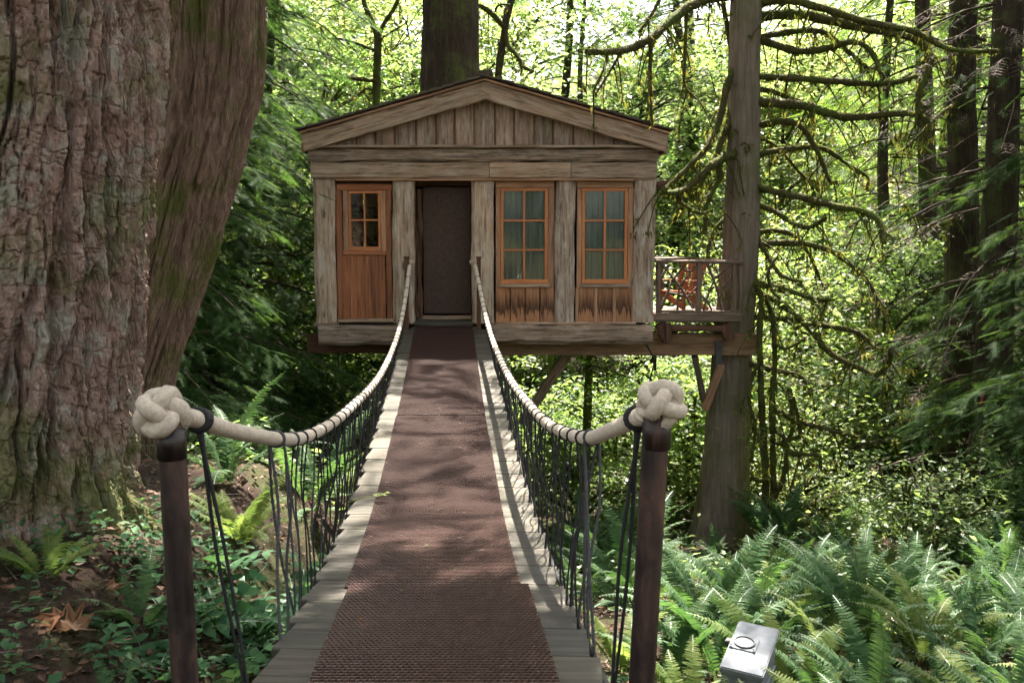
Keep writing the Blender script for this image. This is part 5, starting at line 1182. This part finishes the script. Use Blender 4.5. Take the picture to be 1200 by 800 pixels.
for k, (px, Y, s, mt) in enumerate(((455, 9.0, .02, L_MAPLE2), (580, 6.9, .022, L_DEAD), (463, 6.35, .02, L_LITTER), (540, 8.0, .02, L_DEAD), (505, 4.1, .018, L_DEAD), (470, 4.5, .02, L_MAPLE2), (560, 4.0, .018, L_DEAD), (420, 4.0, .02, L_DEAD), (500, 5.4, .018, L_MAPLE2), (630, 5.6, .02, L_MAPLE2), (615, 4.5, .02, L_DEAD), (435, 5.6, .02, L_DEAD))):
    p = P(px, 600, Y); o = put_leaf(px, 600, Y, s, 'tiny fallen leaf lying on the bridge walkway', .6, 20 + k, mt, float(_cr(Y)) + (0.006 if abs(p.x - bc(Y)) < .42 else -0.016)); o['group'] = 'leaves on the walkway'
zt_ = float(_cr(6.5)); a, b = P(408, 594, 6.5), P(452, 592, 6.5); a.z, b.z = zt_ + .012, zt_ + .06
tw = thing('leafy_twig', 'yellow-green leafy twig fallen across the edge of the walkway', 'twig', tuple(a))
V, F = tube([a, (a + b) / 2 + Vector((0, 0, .012)), b], [.003, .003, .002], 5, True, None, 8); obj('stem', mesh_np('stem', V - np.array(a), F, L_MAPLE2), tw)
for k in range(6):
    o = obj('leaf', big_leaf(0.035, .5, 50 + k, L_MAPLE2), tw); f = .7 + .06 * k; o.location = (b - a) * f + Vector((0, random.uniform(-.03, .03), .012)); o.rotation_euler = (random.uniform(-.5, .5), random.uniform(-.5, .5), random.uniform(-1, 1))

rg = np.random.default_rng(690); n = 900; y = rg.uniform(2.6, 14.2, n); x = bc(y) + rg.uniform(-.56, .6, n); a = rg.uniform(0, 6.28, n); edge = np.abs(x - bc(y)) > .41
V, F = scatter(np.array([[0, .06, 0], [0, -.06, 0], [.6, -.07, .03], [1, 0, 0], [.6, .07, .03]], float), np.array([[0, 1, 2], [0, 2, 4], [4, 2, 3]]), np.stack([x, y, _cr(y) + np.where(edge, .002, .016)], -1), np.stack([np.cos(a), np.sin(a), rg.normal(0, .08, n)], -1), np.tile([0, 0, 1.], (n, 1)) + rg.normal(0, .2, (n, 3)), rg.uniform(.008, .04, n))
tag(obj('needle_litter', mesh_np('needle_litter', V, F, L_LITTER), kind='stuff'), 'dry needles and leaf crumbs scattered over the walkway', 'needles')
rg = np.random.default_rng(700); n = 26000; y = 2.2 + 16 * rg.random(n) ** 1.6; x = rg.uniform(-1, 1, n) * (2.2 + y * 0.55) - .2
q = np.stack([x, y, G(x, y) + rg.uniform(.0, .035, n)], -1); a = rg.uniform(0, 6.28, n)
V, F = scatter(*LEAF2, q, np.stack([np.cos(a), np.sin(a), rg.normal(0, .3, n)], -1), np.array([0, 0, 1]) + rg.normal(0, .4, (n, 3)), rg.uniform(.025, .085, n) * (0.7 + y * .04))
tag(obj('leaf_litter', mesh_np('leaf_litter', V, F, L_LITTER), kind='stuff'), 'brown leaf litter covering the forest floor', 'leaf litter')
n = 5000; y = 2.4 + 9 * rg.random(n) ** 1.5; x = rg.uniform(-1, 1, n) * (2.2 + y * .5) - .3; a = rg.uniform(0, 6.28, n)
V, F = scatter(np.array([[0, .018, 0], [0, -.018, 0], [1, 0, .02]]), np.array([[0, 1, 2]]), np.stack([x, y, G(x, y) + .012], -1), np.stack([np.cos(a), np.sin(a), rg.normal(0.05, .12, n)], -1), np.tile([0, 0, 1.], (n, 1)), rg.uniform(.08, .3, n))
tag(obj('fallen_twigs', mesh_np('fallen_twigs', V, F, TWIG), kind='stuff'), 'thin dead twigs scattered over the leaf litter', 'twigs')
n = 42000; y = rg.uniform(8, 42, n); x = rg.uniform(-.62, .62, n) * (y + 4); dens = fbm(np.stack([x * .5, y * .5, 0 * x], -1), 5, 3); k = dens > .46; x, y = x[k], y[k]; n = len(x); a = rg.uniform(0, 6.28, n)
V, F = scatter(*LEAF2, np.stack([x, y, G(x, y) + rg.uniform(.02, .4, n)], -1), np.stack([np.cos(a), np.sin(a), rg.normal(0, .3, n)], -1), np.array([0, 0, 1]) + rg.normal(0, .35, (n, 3)), rg.uniform(.07, .16, n))
V0, F0 = V, F; n = 5200; y = rg.uniform(2.5, 6.0, n); x = -1.1 - 2.4 * rg.random(n) ** 1.3; a = rg.uniform(0, 6.28, n); k = fbm(np.stack([x * 2.2, y * 2.2, 0 * x], -1), 15, 3) > .45; x, y, a = x[k], y[k], a[k]; n = len(x)
V, F = scatter(*LEAF2, np.stack([x, y, G(x, y) + rg.uniform(.01, .14, n)], -1), np.stack([np.cos(a), np.sin(a), rg.normal(0, .3, n)], -1), np.array([0, 0, 1]) + rg.normal(0, .3, (n, 3)), rg.uniform(.03, .075, n))
tag(obj('undergrowth', mesh_np('undergrowth', V, F, L_BROAD), kind='stuff'), 'low dark undergrowth at the foot of the furrowed fir', 'undergrowth')
V, F = V0, F0
tag(obj('ground_cover', mesh_np('ground_cover', V, F, L_SHRUB), kind='stuff'), 'low green ground cover spreading over the forest floor', 'ground cover')
